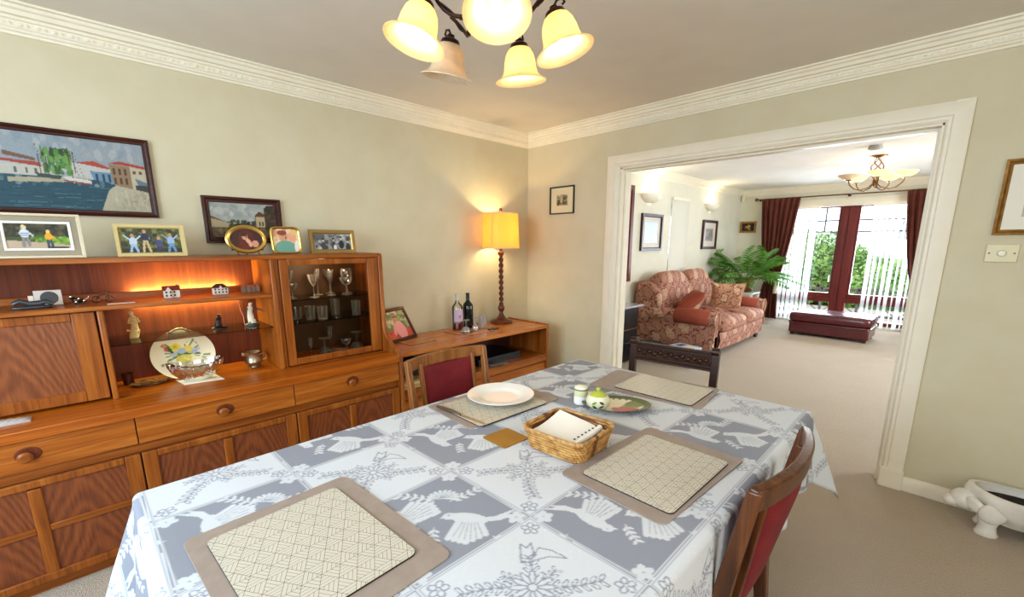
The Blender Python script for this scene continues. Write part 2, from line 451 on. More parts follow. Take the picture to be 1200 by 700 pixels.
mb = MB().box(-3.08, WX0, YW, YW + .25, 0, CZ).box(WX1, XR2, YW, YW + .25, 0, CZ).box(WX0, WX1, YW, YW + .25, WZ1, CZ).box(WX0, WX1, YW, YW + .25, -.05, WZ0)
struct('wall_window', mb, M_wall2)
# wall lining of the living side of the divider
struct('wall_divider', MB().box(-3.08, OX0, YB2, YB2 + .01, 0, CZ).box(OX1, XR2, YB2, YB2 + .01, 0, CZ).box(OX0, OX1, YB2, YB2 + .01, OZ, CZ), M_wall2)

# door casing of the opening: two jambs with base blocks, a head, the stepped lining
def casing(x_out, x_in, name):
    s = 1 if x_in > x_out else -1
    poly = [(x_out, 3.2), (x_out, 3.182), (x_out + s * .012, 3.176), (x_out + s * .068, 3.176), (x_out + s * .074, 3.183), (x_out + s * .086, 3.183), (x_in, 3.192), (x_in, 3.2)]
    if s > 0: poly = poly[::-1]
    return struct(name, MB().prism(poly, .11, 2.0955, 'z'), M_trim)
t_l = casing(-2.114, OX0, 'trim_1'); t_r = casing(-.03, OX1, 'trim_2')
head = MB(); pr_ = [(2.095, 3.2), (2.095, 3.181), (2.083, 3.175), (2.030, 3.175), (2.024, 3.1825), (2.012, 3.1825), (2.0, 3.192), (2.0, 3.2)]
for x0, x1, f_ in ((-2.114, -.03, 0),):
    vs = []
    for z, y in pr_:
        k = (2.0955 - z)
        vs += [(x0 + k, y, z), (x1 - k, y, z)]
    n = len(pr_); head.add(vs, [(2 * i, 2 * i + 1, 2 * ((i + 1) % n) + 1, 2 * ((i + 1) % n)) for i in range(n)])
struct('trim_3', head, M_trim)
struct('trim_4', MB().box(-2.12, -2.0, 3.168, 3.2, 0, .115), M_trim, bevel=.003)
struct('trim_5', MB().box(-.13, -.024, 3.168, 3.2, 0, .115), M_trim, bevel=.003)
lin = MB()
for x0, x1 in ((OX0, OX0 + .018), (OX1 - .012, OX1)): lin.box(x0, x1, 3.196, 3.345, 0, OZ)
lin.box(OX0, OX1, 3.196, 3.345, OZ - .012, OZ)
lin.box(OX0 + .018, OX0 + .034, 3.245, 3.30, 0, OZ - .012).box(OX1 - .026, OX1 - .012, 3.245, 3.30, 0, OZ - .012).box(OX0 + .034, OX1 - .026, 3.245, 3.30, OZ - .026, OZ - .012)
struct('trim_6', lin, M_trim, bevel=.002)
# skirting boards
def skirt(name, a, b, n_):
    a = Vector(a); b = Vector(b); n_ = Vector(n_); mb = MB(); pr = [(0, 0), (.016, 0), (.016, .062), (.011, .07), (.009, .078), (0, .084)]
    for q, z in pr: mb.v += [tuple(a + n_ * q + Vector((0, 0, z))), tuple(b + n_ * q + Vector((0, 0, z)))]
    m = len(pr); mb.f = [(2 * i, 2 * i + 1, 2 * ((i + 1) % m) + 1, 2 * ((i + 1) % m)) for i in range(m)] + [tuple(range(0, 2 * m, 2)), tuple(range(1, 2 * m, 2))]
    return struct(name, mb, M_trim)
skirt('baseboard_back', (-.024, YB, 0), (XR, YB, 0), (0, -1, 0))
skirt('baseboard_back', (XL, YB, 0), (-2.12, YB, 0), (0, -1, 0))
skirt('baseboard_left', (XL, YF, 0), (XL, YB, 0), (1, 0, 0))
skirt('baseboard_right', (XR, YF, 0), (XR, YB, 0), (-1, 0, 0))
skirt('baseboard_living', (-3.08, YB2, 0), (-3.08, YW, 0), (1, 0, 0))
skirt('baseboard_window', (-3.08, YW, 0), (WX0, YW, 0), (0, -1, 0))

# cornice: one sweep round each room, with a band of leaf ornament
def cornice(name, x0, x1, y0, y1, edges, step=.052):
    pr = [(0, 2.290), (.010, 2.290), (.013, 2.300), (.022, 2.304), (.026, 2.312), (.032, 2.315), (.038, 2.340), (.046, 2.343), (.050, 2.353), (.062, 2.357), (.070, 2.372), (.082, 2.377), (.088, 2.388), (.1, 2.391), (.1, 2.4), (0, 2.4)]
    mb = MB(); m = len(pr)
    for p, z in pr: mb.v += [(x0 + p, y0 + p, z), (x1 - p, y0 + p, z), (x1 - p, y1 - p, z), (x0 + p, y1 - p, z)]
    for i in range(m - 1):
        for k in range(4): mb.f.append((i * 4 + k, i * 4 + (k + 1) % 4, (i + 1) * 4 + (k + 1) % 4, (i + 1) * 4 + k))
    c = struct(name, mb, M_plaster, smooth=30)
    orn = MB()
    for a, b, nx in edges:
        a = Vector(a); b = Vector(b); L = (b - a).length; d = (b - a).normalized(); nrm = Vector(nx)
        k = 0; s_ = .06
        while s_ < L - .06:
            o = a + d * s_ + nrm * .036
            for q, (dx, wz, wl) in enumerate(((0, .010, .013), (.022, .007, .008))):
                cc = o + d * dx + Vector((0, 0, 2.328)); P = []
                tl = .35 if q == 0 else -.5
                for an in range(6):
                    t_ = 2 * math.pi * an / 6; e = d * (math.cos(t_) * wl) + Vector((0, 0, 1)) * (math.sin(t_) * wz + math.cos(t_) * wz * tl)
                    P.append(tuple(cc + e))
                P.append(tuple(cc + nrm * .008))
                orn.add(P, [(an, (an + 1) % 6, 6) for an in range(6)])
            s_ += step
    obj('leaf_ornament', orn, M_plaster, c, kind='stuff', smooth=60)
cornice('trim_7', XL, XR, YF, YB, [((XL, YF, 0), (XL, YB, 0), (1, 0, 0)), ((XL, YB, 0), (XR, YB, 0), (0, -1, 0))])
cornice('trim_8', -3.08, XR2, YB2 + .01, YW, [((-3.08, 4.5, 0), (-3.08, YW, 0), (1, 0, 0)), ((-3.08, YW, 0), (.6, YW, 0), (0, -1, 0))], .075)

# ---- living room window: mahogany frame, two lights over two low lights, glazing bars
win = thing('window_1', None, None, (-1.3, YW + .1, 0)); tag(win, None, kind='structure')
fr = MB(); y0, y1 = YW + .06, YW + .14
fr.box(WX0, WX0 + .07, y0, y1, WZ0, WZ1).box(WX1 - .07, WX1, y0, y1, WZ0, WZ1).box(WX0, WX1, y0, y1, WZ1 - .06, WZ1).box(WX0, WX1, y0, y1, WZ0, WZ0 + .06)
obj('window_frame', fr, M_winwood, win, bevel=.005)
obj('mullion', MB().box(-1.455, -1.355, y0 - .03, y1, WZ0 + .06, WZ1 - .06).box(-1.345, -1.235, y0 - .03, y1, WZ0 + .06, WZ1 - .06).box(-1.36, -1.34, y0 - .01, y1, WZ0 + .06, WZ1 - .06), M_winwood, win, bevel=.004)
for x0, x1 in ((WX0 + .07, -1.455), (-1.235, WX1 - .07)):
    obj('transom', MB().box(x0, x1, y0 - .03, y1, .39, .46).box(x0, x1, y0 - .015, y1, .46, .51), M_winwood, win, bevel=.004)
    obj('casement_frame', MB().box(x0, x0 + .035, y0 + .01, y1 - .01, .51, WZ1 - .06).box(x1 - .035, x1, y0 + .01, y1 - .01, .51, WZ1 - .06).box(x0 + .035, x1 - .035, y0 + .01, y1 - .01, .51, .545), M_winwood, win, bevel=.003)
    gb = MB()
    for z in (1.795, 1.605): gb.box(x0 + .03, x1 - .03, y0 + .035, y0 + .047, z - .010, z + .010)
    n_ = 4; wd = (x1 - x0)
    for i in range(1, n_): gb.box(x0 + wd * i / n_ - .010, x0 + wd * i / n_ + .010, y0 + .034, y0 + .048, 1.6, WZ1 - .06)
    obj('glazing_bar', gb, mat('lead_bar', srgb(74, 70, 76), .6), win)
    obj('pane', MB().box(x0 + .02, x1 - .02, y0 + .038, y0 + .044, .53, WZ1 - .06), M_pane, win)
    obj('pane', MB().box(x0, x1, y0 + .038, y0 + .044, WZ0 + .06, .39), M_pane, win)
    obj('window_handle', MB().tube([(x1 - .05 if x0 < -1.5 else x0 + .05, y0 - .01, .86), (x1 - .05 if x0 < -1.5 else x0 + .05, y0 - .02, .74)], .009), M_silver, win)
# boxed head above the blinds
struct('trim_9', MB().box(WX0, WX1 + .1, YW - .03, YW + .06, 2.03, 2.145).box(WX0 - .02, WX1 + .1, YW - .045, YW, 2.135, 2.16), M_trim, bevel=.004)

# the narrow window in the living room's left wall and its blind
w2 = thing('window_2', None, None, (-3.15, 6.64, .7)); tag(w2, None, kind='structure')
obj('window_frame', MB().box(-3.2, -3.14, 6.36, 6.41, .7, 2.07).box(-3.2, -3.14, 6.87, 6.92, .7, 2.07).box(-3.2, -3.14, 6.41, 6.87, .7, .76).box(-3.2, -3.14, 6.41, 6.87, 2.01, 2.07), M_trim, w2)
obj('pane', MB().box(-3.175, -3.17, 6.4, 6.88, .75, 2.02), M_pane, w2)

# dining room windows behind the camera (daylight comes through them)
for nm, (a0, a1), axis in (('window_3', (-2.15, .15), 'y'), ('window_4', (-.6, 1.2), 'x')):
    wr = thing(nm, None, None, ((a0 + a1) / 2, YF - .1, .85) if axis == 'y' else (XR + .1, (a0 + a1) / 2, .85)); tag(wr, None, kind='structure')
    fm = MB()
    for u0, u1, z0, z1 in ((a0, a0 + .06, .85, 2.15), (a1 - .06, a1, .85, 2.15), (a0, a1, .85, .91), (a0, a1, 2.09, 2.15), ((a0 + a1) / 2 - .03, (a0 + a1) / 2 + .03, .91, 2.09)):
        if axis == 'y': fm.box(u0, u1, YF - .12, YF - .07, z0, z1)
        else: fm.box(XR + .07, XR + .12, u0, u1, z0, z1)
    obj('window_frame', fm, M_winwood, wr)

# light switch on the right-hand wall
sw = thing('light_switch', 'cream light switch plate with a round dimmer knob under the gilt picture', 'light switch', (.163, 3.2, 1.312))
obj('switch_plate', MB().box(.108, .218, 3.19, 3.2, 1.312, 1.398), mat('ivory_plastic', srgb(222, 210, 168), .35), sw, bevel=.003)
obj('dimmer_knob', MB().lathe([(0, 0), (.017, 0), (.016, .006), (.012, .012), (0, .013)], (.163, 3.19, 1.355), 20, rotx(90)), mat('ivory_knob', srgb(236, 228, 196), .3), sw)
for dx in (-.042, .042): obj('screw', MB().lathe([(0, 0), (.004, 0), (.0035, .002), (0, .0025)], (.163 + dx, 3.19, 1.355), 10, rotx(90)), M_bras, sw)

# ================================================================ SIDEBOARD WALL UNIT
S = thing('display_sideboard', 'long teak sideboard with lit open shelves, drop flap and glazed cupboard along the left wall', 'sideboard', (-2.72, .4, 0))
Y0, Y1 = -.575, 1.378
obj('carcass', MB().box(-2.98, -2.435, Y0, Y1 - .02, .045, .685).box(-2.95, -2.46, Y0 + .02, Y1 - .03, 0, .045), M_dark, S)
obj('plinth', MB().box(-2.462, -2.445, Y0, Y1 - .02, 0, .048), M_tk_y, S)
obj('drawer_rail', MB().box(-2.45, -2.432, Y0, Y1 - .02, .495, .54), M_tk_y, S)
obj('worktop', MB().box(-2.99, -2.395, Y0, Y1 - .02, .664, .705), M_top, S, bevel=.003)
# right-hand side board, sweeping in from the base to the upper case
prof = [(-2.99, 0), (-2.402, 0), (-2.402, .695), (-2.41, .712), (-2.45, .735), (-2.50, .757), (-2.545, .785), (-2.575, .82), (-2.590, .87), (-2.598, .95), (-2.598, 1.325), (-2.606, 1.342), (-2.99, 1.342)]
obj('side_panel', MB().prism(prof, 1.358, 1.386, 'y'), M_tk_z, S, bevel=.005)
mods = [(-.575, .075), (.075, .725), (.725, 1.357)]
knob_y = [-.25, .397, 1.04]
for (a, b), ky in zip(mods, knob_y):
    d = obj('drawer', MB().box(-2.435, -2.411, a + .002, b - .002, .540, .661), M_drw, S, bevel=.002)
    obj('knob', MB().lathe([(0, .03), (.014, .029), (.022, .022), (.021, .014), (.012, .006), (.011, 0), (0, 0)], (-2.411, ky, .60), 24, roty(90)), M_tk_y, d)
    # dark oval disc standing in for the shadow around the knob
    obj('knob_shadow', MB().lathe([(0, .0006), (.022, .0008), (.027, .0014), (.029, .0004)], (-2.411, ky + .008, .606), 24, roty(90), 1, 1.3), M_back, d)
    # framed door with four sunk panels
    x0, x1 = -2.434, -2.412; z0, z1 = .052, .492; st = .052; mid = .038; m_ = (a + b) / 2
    A, B = a + .003, b - .003
    fm = MB().box(x0, x1, A, A + st, z0, z1).box(x0, x1, B - st, B, z0, z1).box(x0, x1, m_ - mid / 2, m_ + mid / 2, z0 + .035, z1 - .035)
    fm.box(x0, x1, A + st, B - st, z0, z0 + .036).box(x0, x1, A + st, B - st, z1 - .03, z1)
    door = obj('door', fm, M_tk_z, S, bevel=.004)
    for u0, u1 in ((A + st, m_ - mid / 2), (m_ + mid / 2, B - st)):
        obj('door_rail', MB().box(x0, x1 - .001, u0, u1, .268, .294), M_tk_y, door, bevel=.003)
        for w0, w1 in ((z0 + .036, .268), (.294, z1 - .03)):
            obj('door_panel', MB().box(x0, x1 - .010, u0, u1, w0, w1), M_pan, door)
# upper case
obj('top_board', MB().box(-2.99, -2.60, Y0, 1.358, 1.318, 1.340), M_tk_y, S, bevel=.003)
obj('back_panel', MB().box(-2.965, -2.945, Y0, 1.358, .705, 1.318), M_back, S)
obj('divider', MB().box(-2.945, -2.60, .024, .046, .705, 1.114), M_tk_z, S, bevel=.006)
obj('divider', MB().box(-2.945, -2.59, .724, .748, .705, 1.318), M_tk_z, S, bevel=.006)
obj('shelf', MB().box(-2.90, -2.60, Y0, .724, 1.114, 1.134).box(-2.905, -2.897, Y0, .724, 1.114, 1.165), M_tk_y, S, bevel=.003)
obj('glass_shelf', MB().box(-2.93, -2.645, .047, .723, .940, .946), M_shelfg, S)
# drop flap with arched-grain panel
fm = MB(); x0, x1 = -2.645, -2.622; A, B = Y0, .018
fm.box(x0, x1, A, A + .06, .716, 1.11).box(x0, x1, B - .075, B, .716, 1.11).box(x0, x1, A + .06, B - .075, .716, .765).box(x0, x1, A + .06, B - .075, 1.075, 1.11)
fl = obj('flap_door', fm, M_tk_z, S, bevel=.003)
obj('flap_panel', MB().box(x0 + .004, x1 - .008, A + .06, B - .075, .765, 1.075), cathedral('teak_flap_panel', srgb(98, 46, 20), srgb(130, 68, 30), srgb(154, 90, 44)), fl)
# glazed cupboard
A, B = .75, 1.357
fm = MB(); x0, x1 = -2.622, -2.598
fm.box(x0, x1, A + .022, A + .066, .712, 1.314).box(x0, x1, B - .076, B - .012, .712, 1.314).box(x0, x1, A + .066, B - .076, .712, .750).box(x0, x1, A + .066, B - .076, 1.283, 1.314)
gd = obj('glass_door', fm, M_tk_z, S, bevel=.004)
obj('pane', MB().box(-2.612, -2.609, A + .062, B - .07, .745, 1.288), glassy('cupboard_pane', (.93, .90, .84, 1), -.035), gd)
obj('cupboard_stile', MB().box(-2.63, -2.606, A - .002, A + .020, .706, 1.318), M_tk_z, S, bevel=.003)
obj('cupboard_stile', MB().box(-2.63, -2.606, B - .010, B + .001, .706, 1.318), M_tk_z, S, bevel=.003)
for z in (.942, 1.078): obj('glass_shelf', MB().box(-2.93, -2.635, .750, 1.355, z, z + .006), M_shelfg, S)
obj('cupboard_lining', MB().box(-2.945, -2.940, .75, 1.357, .706, 1.317), mat('cupboard_back', srgb(84, 54, 24), .5), S)
obj('display_lamp', MB().tube([(-2.922, .12, 1.142), (-2.922, .68, 1.142)], .007), emit('lamp_tube', (1, .62, .22, 1), 3), S)
for nm, z, rx in (('shelf_light_up', 1.150, 180), ('shelf_light_down', 1.108, 0)):
    area(nm, (-2.922, .40, z), (R(rx), 0, 0), .03, .46, 5.0 if rx else 2.6, (1.0, .92, .36)).data.shape = 'RECTANGLE'
point('cupboard_light', (-2.72, 1.05, 1.29), 1.5, (1, .8, .55), .02)
obj('lamp_flex', MB().tube([(-2.80, .60, 1.113), (-2.795, .603, 1.08), (-2.81, .61, 1.03), (-2.80, .618, 1.0), (-2.80, .62, .948)], .0018, 6), mat('pink_flex', srgb(220, 150, 140), .4), S)

# ================================================================ LOW UNIT beside the sideboard
L = thing('low_side_unit', 'low teak open-fronted unit in the corner between sideboard and back wall', 'side unit', (-2.72, 2.15, 0))
obj('top', MB().box(-2.98, -2.475, 1.412, 2.885, .664, .690), wood('teak_low_top', srgb(150, 78, 26), srgb(186, 104, 38), srgb(204, 126, 54), 'y', .25), L, bevel=.003)
obj('side_panel', MB().box(-2.99, -2.462, 1.392, 1.412, 0, .700), M_tk_z, L, bevel=.004)
obj('side_panel', MB().box(-2.99, -2.485, 2.885, 2.907, 0, .700), M_tk_z, L, bevel=.004)
obj('shelf', MB().box(-2.98, -2.49, 1.412, 2.885, .40, .42).box(-2.50, -2.485, 1.412, 2.885, .36, .425), M_tk_y, L, bevel=.002)
obj('back_panel', MB().box(-2.985, -2.975, 1.412, 2.885, .02, .665), M_dark, L)
dz = MB()
for z0, z1 in ((.05, .19), (.20, .35)): obj('drawer', MB().box(-2.52, -2.50, 1.415, 2.882, z0, z1), M_drw, L, bevel=.003)
obj('plinth', MB().box(-2.97, -2.54, 1.412, 2.885, 0, .045), M_dark, L)

# ================================================================ PICTURES AND FRAMES
def wall_pic(name, label, cat, o, ux, uy, nrm, w_, h_, fw, th, fmat, fn, pmat, matboard=None, res=.004, glaze=False, prof=None, group=None):
    """picture hung flat on a wall; o = lower-left outer corner"""
    o, ux, uy, nrm = map(Vector, (o, ux, uy, nrm))
    t_ = thing(name, label, cat, tuple(o + ux * w_ / 2), group)
    obj('frame', frame_mb(o, ux, uy, nrm, w_, h_, fw, th, prof), fmat, t_, smooth=30)
    i = fw * .92; z = th * .35
    if matboard:
        mw, mcol = matboard
        q = o + ux * i + uy * i + nrm * z
        mb = MB(); a = w_ - 2 * i; b = h_ - 2 * i
        P = [q, q + ux * a, q + ux * a + uy * b, q + uy * b]; k = mw
        I = [q + ux * k + uy * k, q + ux * (a - k) + uy * k, q + ux * (a - k) + uy * (b - k), q + ux * k + uy * (b - k)]
        I2 = [p - nrm * .002 for p in I]
        mb.add([tuple(p) for p in P + I + I2], [(j, (j + 1) % 4, 4 + (j + 1) % 4, 4 + j) for j in range(4)] + [(4 + j, 4 + (j + 1) % 4, 8 + (j + 1) % 4, 8 + j) for j in range(4)])
        obj('mount', mb, mcol, t_, smooth=0); i += mw; z -= .0015
    picture('print' if pmat is not M_oil else 'canvas', tuple(o + ux * i + uy * i + nrm * z), ux, uy, w_ - 2 * i, h_ - 2 * i, fn, pmat, t_, res)
    obj('backboard', MB().add([tuple(o + ux * a + uy * b + nrm * c) for c in (0.0005, z - .002) for a, b in ((.004, .004), (w_ - .004, .004), (w_ - .004, h_ - .004), (.004, h_ - .004))], [(0, 3, 2, 1), (4, 5, 6, 7), (0, 1, 5, 4), (1, 2, 6, 5), (2, 3, 7, 6), (3, 0, 4, 7)]), M_blackm, t_, smooth=0)
    return t_
C = lambda r, g, b: srgb(r, g, b)[:3]
def harbour(cv, A):
    q = random.Random(3); cv.U = (cv.U / A - .47) / .53 * A
    cv.rect(-A, .62, A, 1, C(150, 162, 168)); cv.blobs(-A, .66, A, 1.02, 130, .07, [C(176, 182, 184), C(132, 146, 158), C(196, 192, 186), C(160, 160, 162)], 2, .45)
    cv.rect(-A, 0, A, .44, C(22, 72, 88)); cv.blobs(-A, .34, A, .46, 60, .05, [C(160, 180, 176), C(110, 140, 140), C(70, 110, 118)], 5, .5)
    for i in range(120):
        y = q.uniform(0, .34); x = q.uniform(-A, A * .8); cv.line([(x, y), (x + q.uniform(.1, .5), y + .01)], .008, q.choice([C(12, 50, 66), C(40, 104, 116), C(8, 40, 58), C(90, 140, 146)]), .6)
    cv.poly([(0, .40), (A * .52, .46), (A * .55, .40), (A * .2, .36), (0, .34)], C(176, 166, 140))
    cv.poly([(-A * .7, .58), (A * .24, .56), (A * .24, .45), (-A * .7, .42)], C(196, 192, 176)); cv.poly([(-A * .72, .68), (A * .22, .62), (A * .24, .56), (0, .60)], C(168, 66, 44)); cv.poly([(0, .74), (A * .2, .67), (A * .2, .63), (0, .68)], C(120, 84, 64))
    for x in (.05, .12, .18): cv.rect(A * x, .46, A * x + .04, .54, C(90, 96, 100))
    cv.blobs(A * .24, .50, A * .44, .80, 90, .045, [C(52, 104, 40), C(84, 140, 56), C(34, 70, 30), C(110, 156, 74)], 8, .9)
    cv.poly([(A * .44, .66), (A * .72, .62), (A * .72, .46), (A * .44, .46)], C(198, 194, 186)); cv.poly([(A * .46, .66), (A * .6, .70), (A * .72, .62), (A * .70, .60)], C(178, 70, 48))
    cv.poly([(A * .56, .56), (A * .72, .55), (A * .74, .40), (A * .58, .44)], C(104, 142, 164))
    for x in (.60, .65, .69): cv.rect(A * x, .42, A * x + .05, .53, C(40, 60, 90))
    cv.poly([(A * .71, .68), (A * .87, .66), (A * .87, .30), (A * .73, .38)], C(148, 120, 88)); cv.poly([(A * .87, .68), (A, .66), (A, .30), (A * .87, .30)], C(196, 184, 156))
    cv.poly([(A * .70, .69), (A * .80, .73), (A, .68), (A, .64), (A * .87, .67)], C(176, 60, 40))
    for x in (.735, .78, .825):
        for y in (.40, .54): cv.rect(A * x, y, A * x + .05, y + .09, C(84, 56, 36))
    for x in (.89, .94): cv.rect(A * x, .56, A * x + .07, .61, C(110, 72, 50))
    cv.poly([(A * .90, .50), (A, .44), (A, .38), (A * .92, .40)], C(96, 120, 132)); cv.rect(A * .90, .30, A, .40, C(52, 56, 52))
    cv.poly([(A * .60, 0), (A, 0), (A, .30), (A * .74, .38), (A * .68, .30)], C(186, 176, 148)); cv.blobs(A * .7, .02, A, .28, 60, .04, [C(150, 138, 112), C(206, 198, 172), C(168, 160, 136)], 4, .4)
    cv.poly([(A * .36, .46), (A * .56, .42), (A * .56, .37), (A * .40, .38)], C(214, 210, 200)); cv.line([(A * .37, .40), (A * .55, .37)], .02, C(160, 60, 44)); cv.poly([(A * .18, .48), (A * .36, .46), (A * .34, .41), (A * .20, .42)], C(60, 72, 66))
    for x, y in ((.22, .86), (.43, .84), (.46, .80), (.27, .8)): cv.line([(A * x, .44), (A * (x - .005), y)], .014, C(70, 48, 36))
    for x in (.22, .43, .46): cv.line([(A * x, .8), (A * (x + .05), .46)], .006, C(80, 66, 56))
    n = np.random.RandomState(1).rand(*cv.U.shape)[..., None] * .16 + .92; cv.c = np.clip(cv.c * n * .80, 0, 1)
wall_pic('harbour_painting', 'wide painting of a harbour with boats and red roofs above the silver photo frame', 'painting', (-3.03, -.62, 1.535), (0, 1, 0), (0, 0, 1), (1, 0, 0), .96, .385, .028, .022, M_frame_dk, harbour, M_oil, res=.003, prof=[(0, 0), (0, .018), (.010, .022), (.018, .016), (.024, .016), (.028, .008), (.028, 0)])
obj_p = wall_pic
def street(cv, A):
    cv.rect(0, .4, A, 1, C(152, 156, 150)); cv.blobs(0, .5, A, 1, 60, .09, [C(176, 176, 164), C(126, 134, 134), C(190, 184, 168), C(140, 144, 140)], 3, .5)
    cv.rect(0, 0, A, .40, C(86, 70, 48)); cv.blobs(0, 0, A, .36, 70, .06, [C(60, 46, 32), C(110, 92, 62), C(132, 112, 80)], 6, .6)
    cv.poly([(0, .56), (A * .12, .50), (A * .26, .42), (A * .26, .30), (0, .30)], C(164, 148, 110)); cv.poly([(0, .62), (A * .2, .47), (A * .24, .44), (0, .55)], C(96, 52, 34))
    cv.blobs(A * .25, .30, A * .65, .48, 40, .05, [C(44, 54, 28), C(70, 76, 40), C(34, 36, 22)], 8, .9)
    cv.poly([(A * .82, .88), (A, 1), (A, .2), (A * .80, .25)], C(58, 42, 28)); cv.poly([(A * .66, .64), (A * .74, .78), (A * .82, .70), (A * .84, .40), (A * .66, .40)], C(76, 50, 34))
    cv.rect(A * .68, .32, A * .82, .64, C(176, 158, 118)); cv.poly([(A * .66, .62), (A * .75, .74), (A * .84, .62)], C(92, 44, 28))
    cv.rect(A * .72, .36, A * .75, .48, C(50, 36, 26)); cv.rect(A * .77, .36, A * .8, .48, C(50, 36, 26)); cv.blobs(A * .84, .5, A, .95, 30, .04, [C(40, 32, 20), C(80, 66, 42)], 9, .8)
wall_pic('street_painting', 'small dark-framed painting of a village street behind the oval and gold photo frames', 'painting', (-3.03, .535, 1.405), (0, 1, 0), (0, 0, 1), (1, 0, 0), .405, .262, .034, .022, M_frame_dk, street, M_oil, prof=[(0, 0), (0, .022), (.012, .024), (.020, .014), (.030, .014), (.034, .007), (.034, 0)])
def etch(cv, A):
    cv.c[:] = C(206, 192, 150); cv.blobs(.08, .05, A - .08, .95, 110, .09, [C(70, 56, 40), C(110, 94, 66), C(40, 32, 24), C(150, 132, 96)], 4, .6)
    cv.rect(A * .3, .45, A * .55, .95, C(190, 172, 128), .7); cv.rect(A * .55, .15, A * .92, .8, C(60, 48, 34), .6); cv.rect(A * .1, .15, A * .35, .55, C(56, 44, 32), .7)
M_mount = mat('cream_mount', srgb(226, 212, 172), .8)
wall_pic('etching', 'small black-framed sepia etching on the back wall beside the corner', 'picture', (-2.735, 3.2, 1.668), (1, 0, 0), (0, 0, 1), (0, -1, 0), .28, .243, .012, .016, mat('black_frame', srgb(30, 22, 20), .35), etch, M_photo, (.062, M_mount), .003)
def muted(cv, A):
    cv.c[:] = C(170, 166, 150); cv.blobs(0, 0, A, 1, 60, .12, [C(120, 120, 112), C(96, 100, 104), C(190, 184, 160)], 4, .5)
wall_pic('gilt_picture', 'gilt-framed picture with a cream mount at the right edge above the light switch', 'picture', (.115, 3.2, 1.442), (1, 0, 0), (0, 0, 1), (0, -1, 0), .46, .35, .026, .020, M_goldw, muted, M_photo, (.06, mat('ivory_mount', srgb(236, 228, 208), .8)), .005, prof=[(0, 0), (0, .016), (.010, .02), (.014, .012), (.017, .016), (.022, .012), (.026, .006), (.026, 0)])

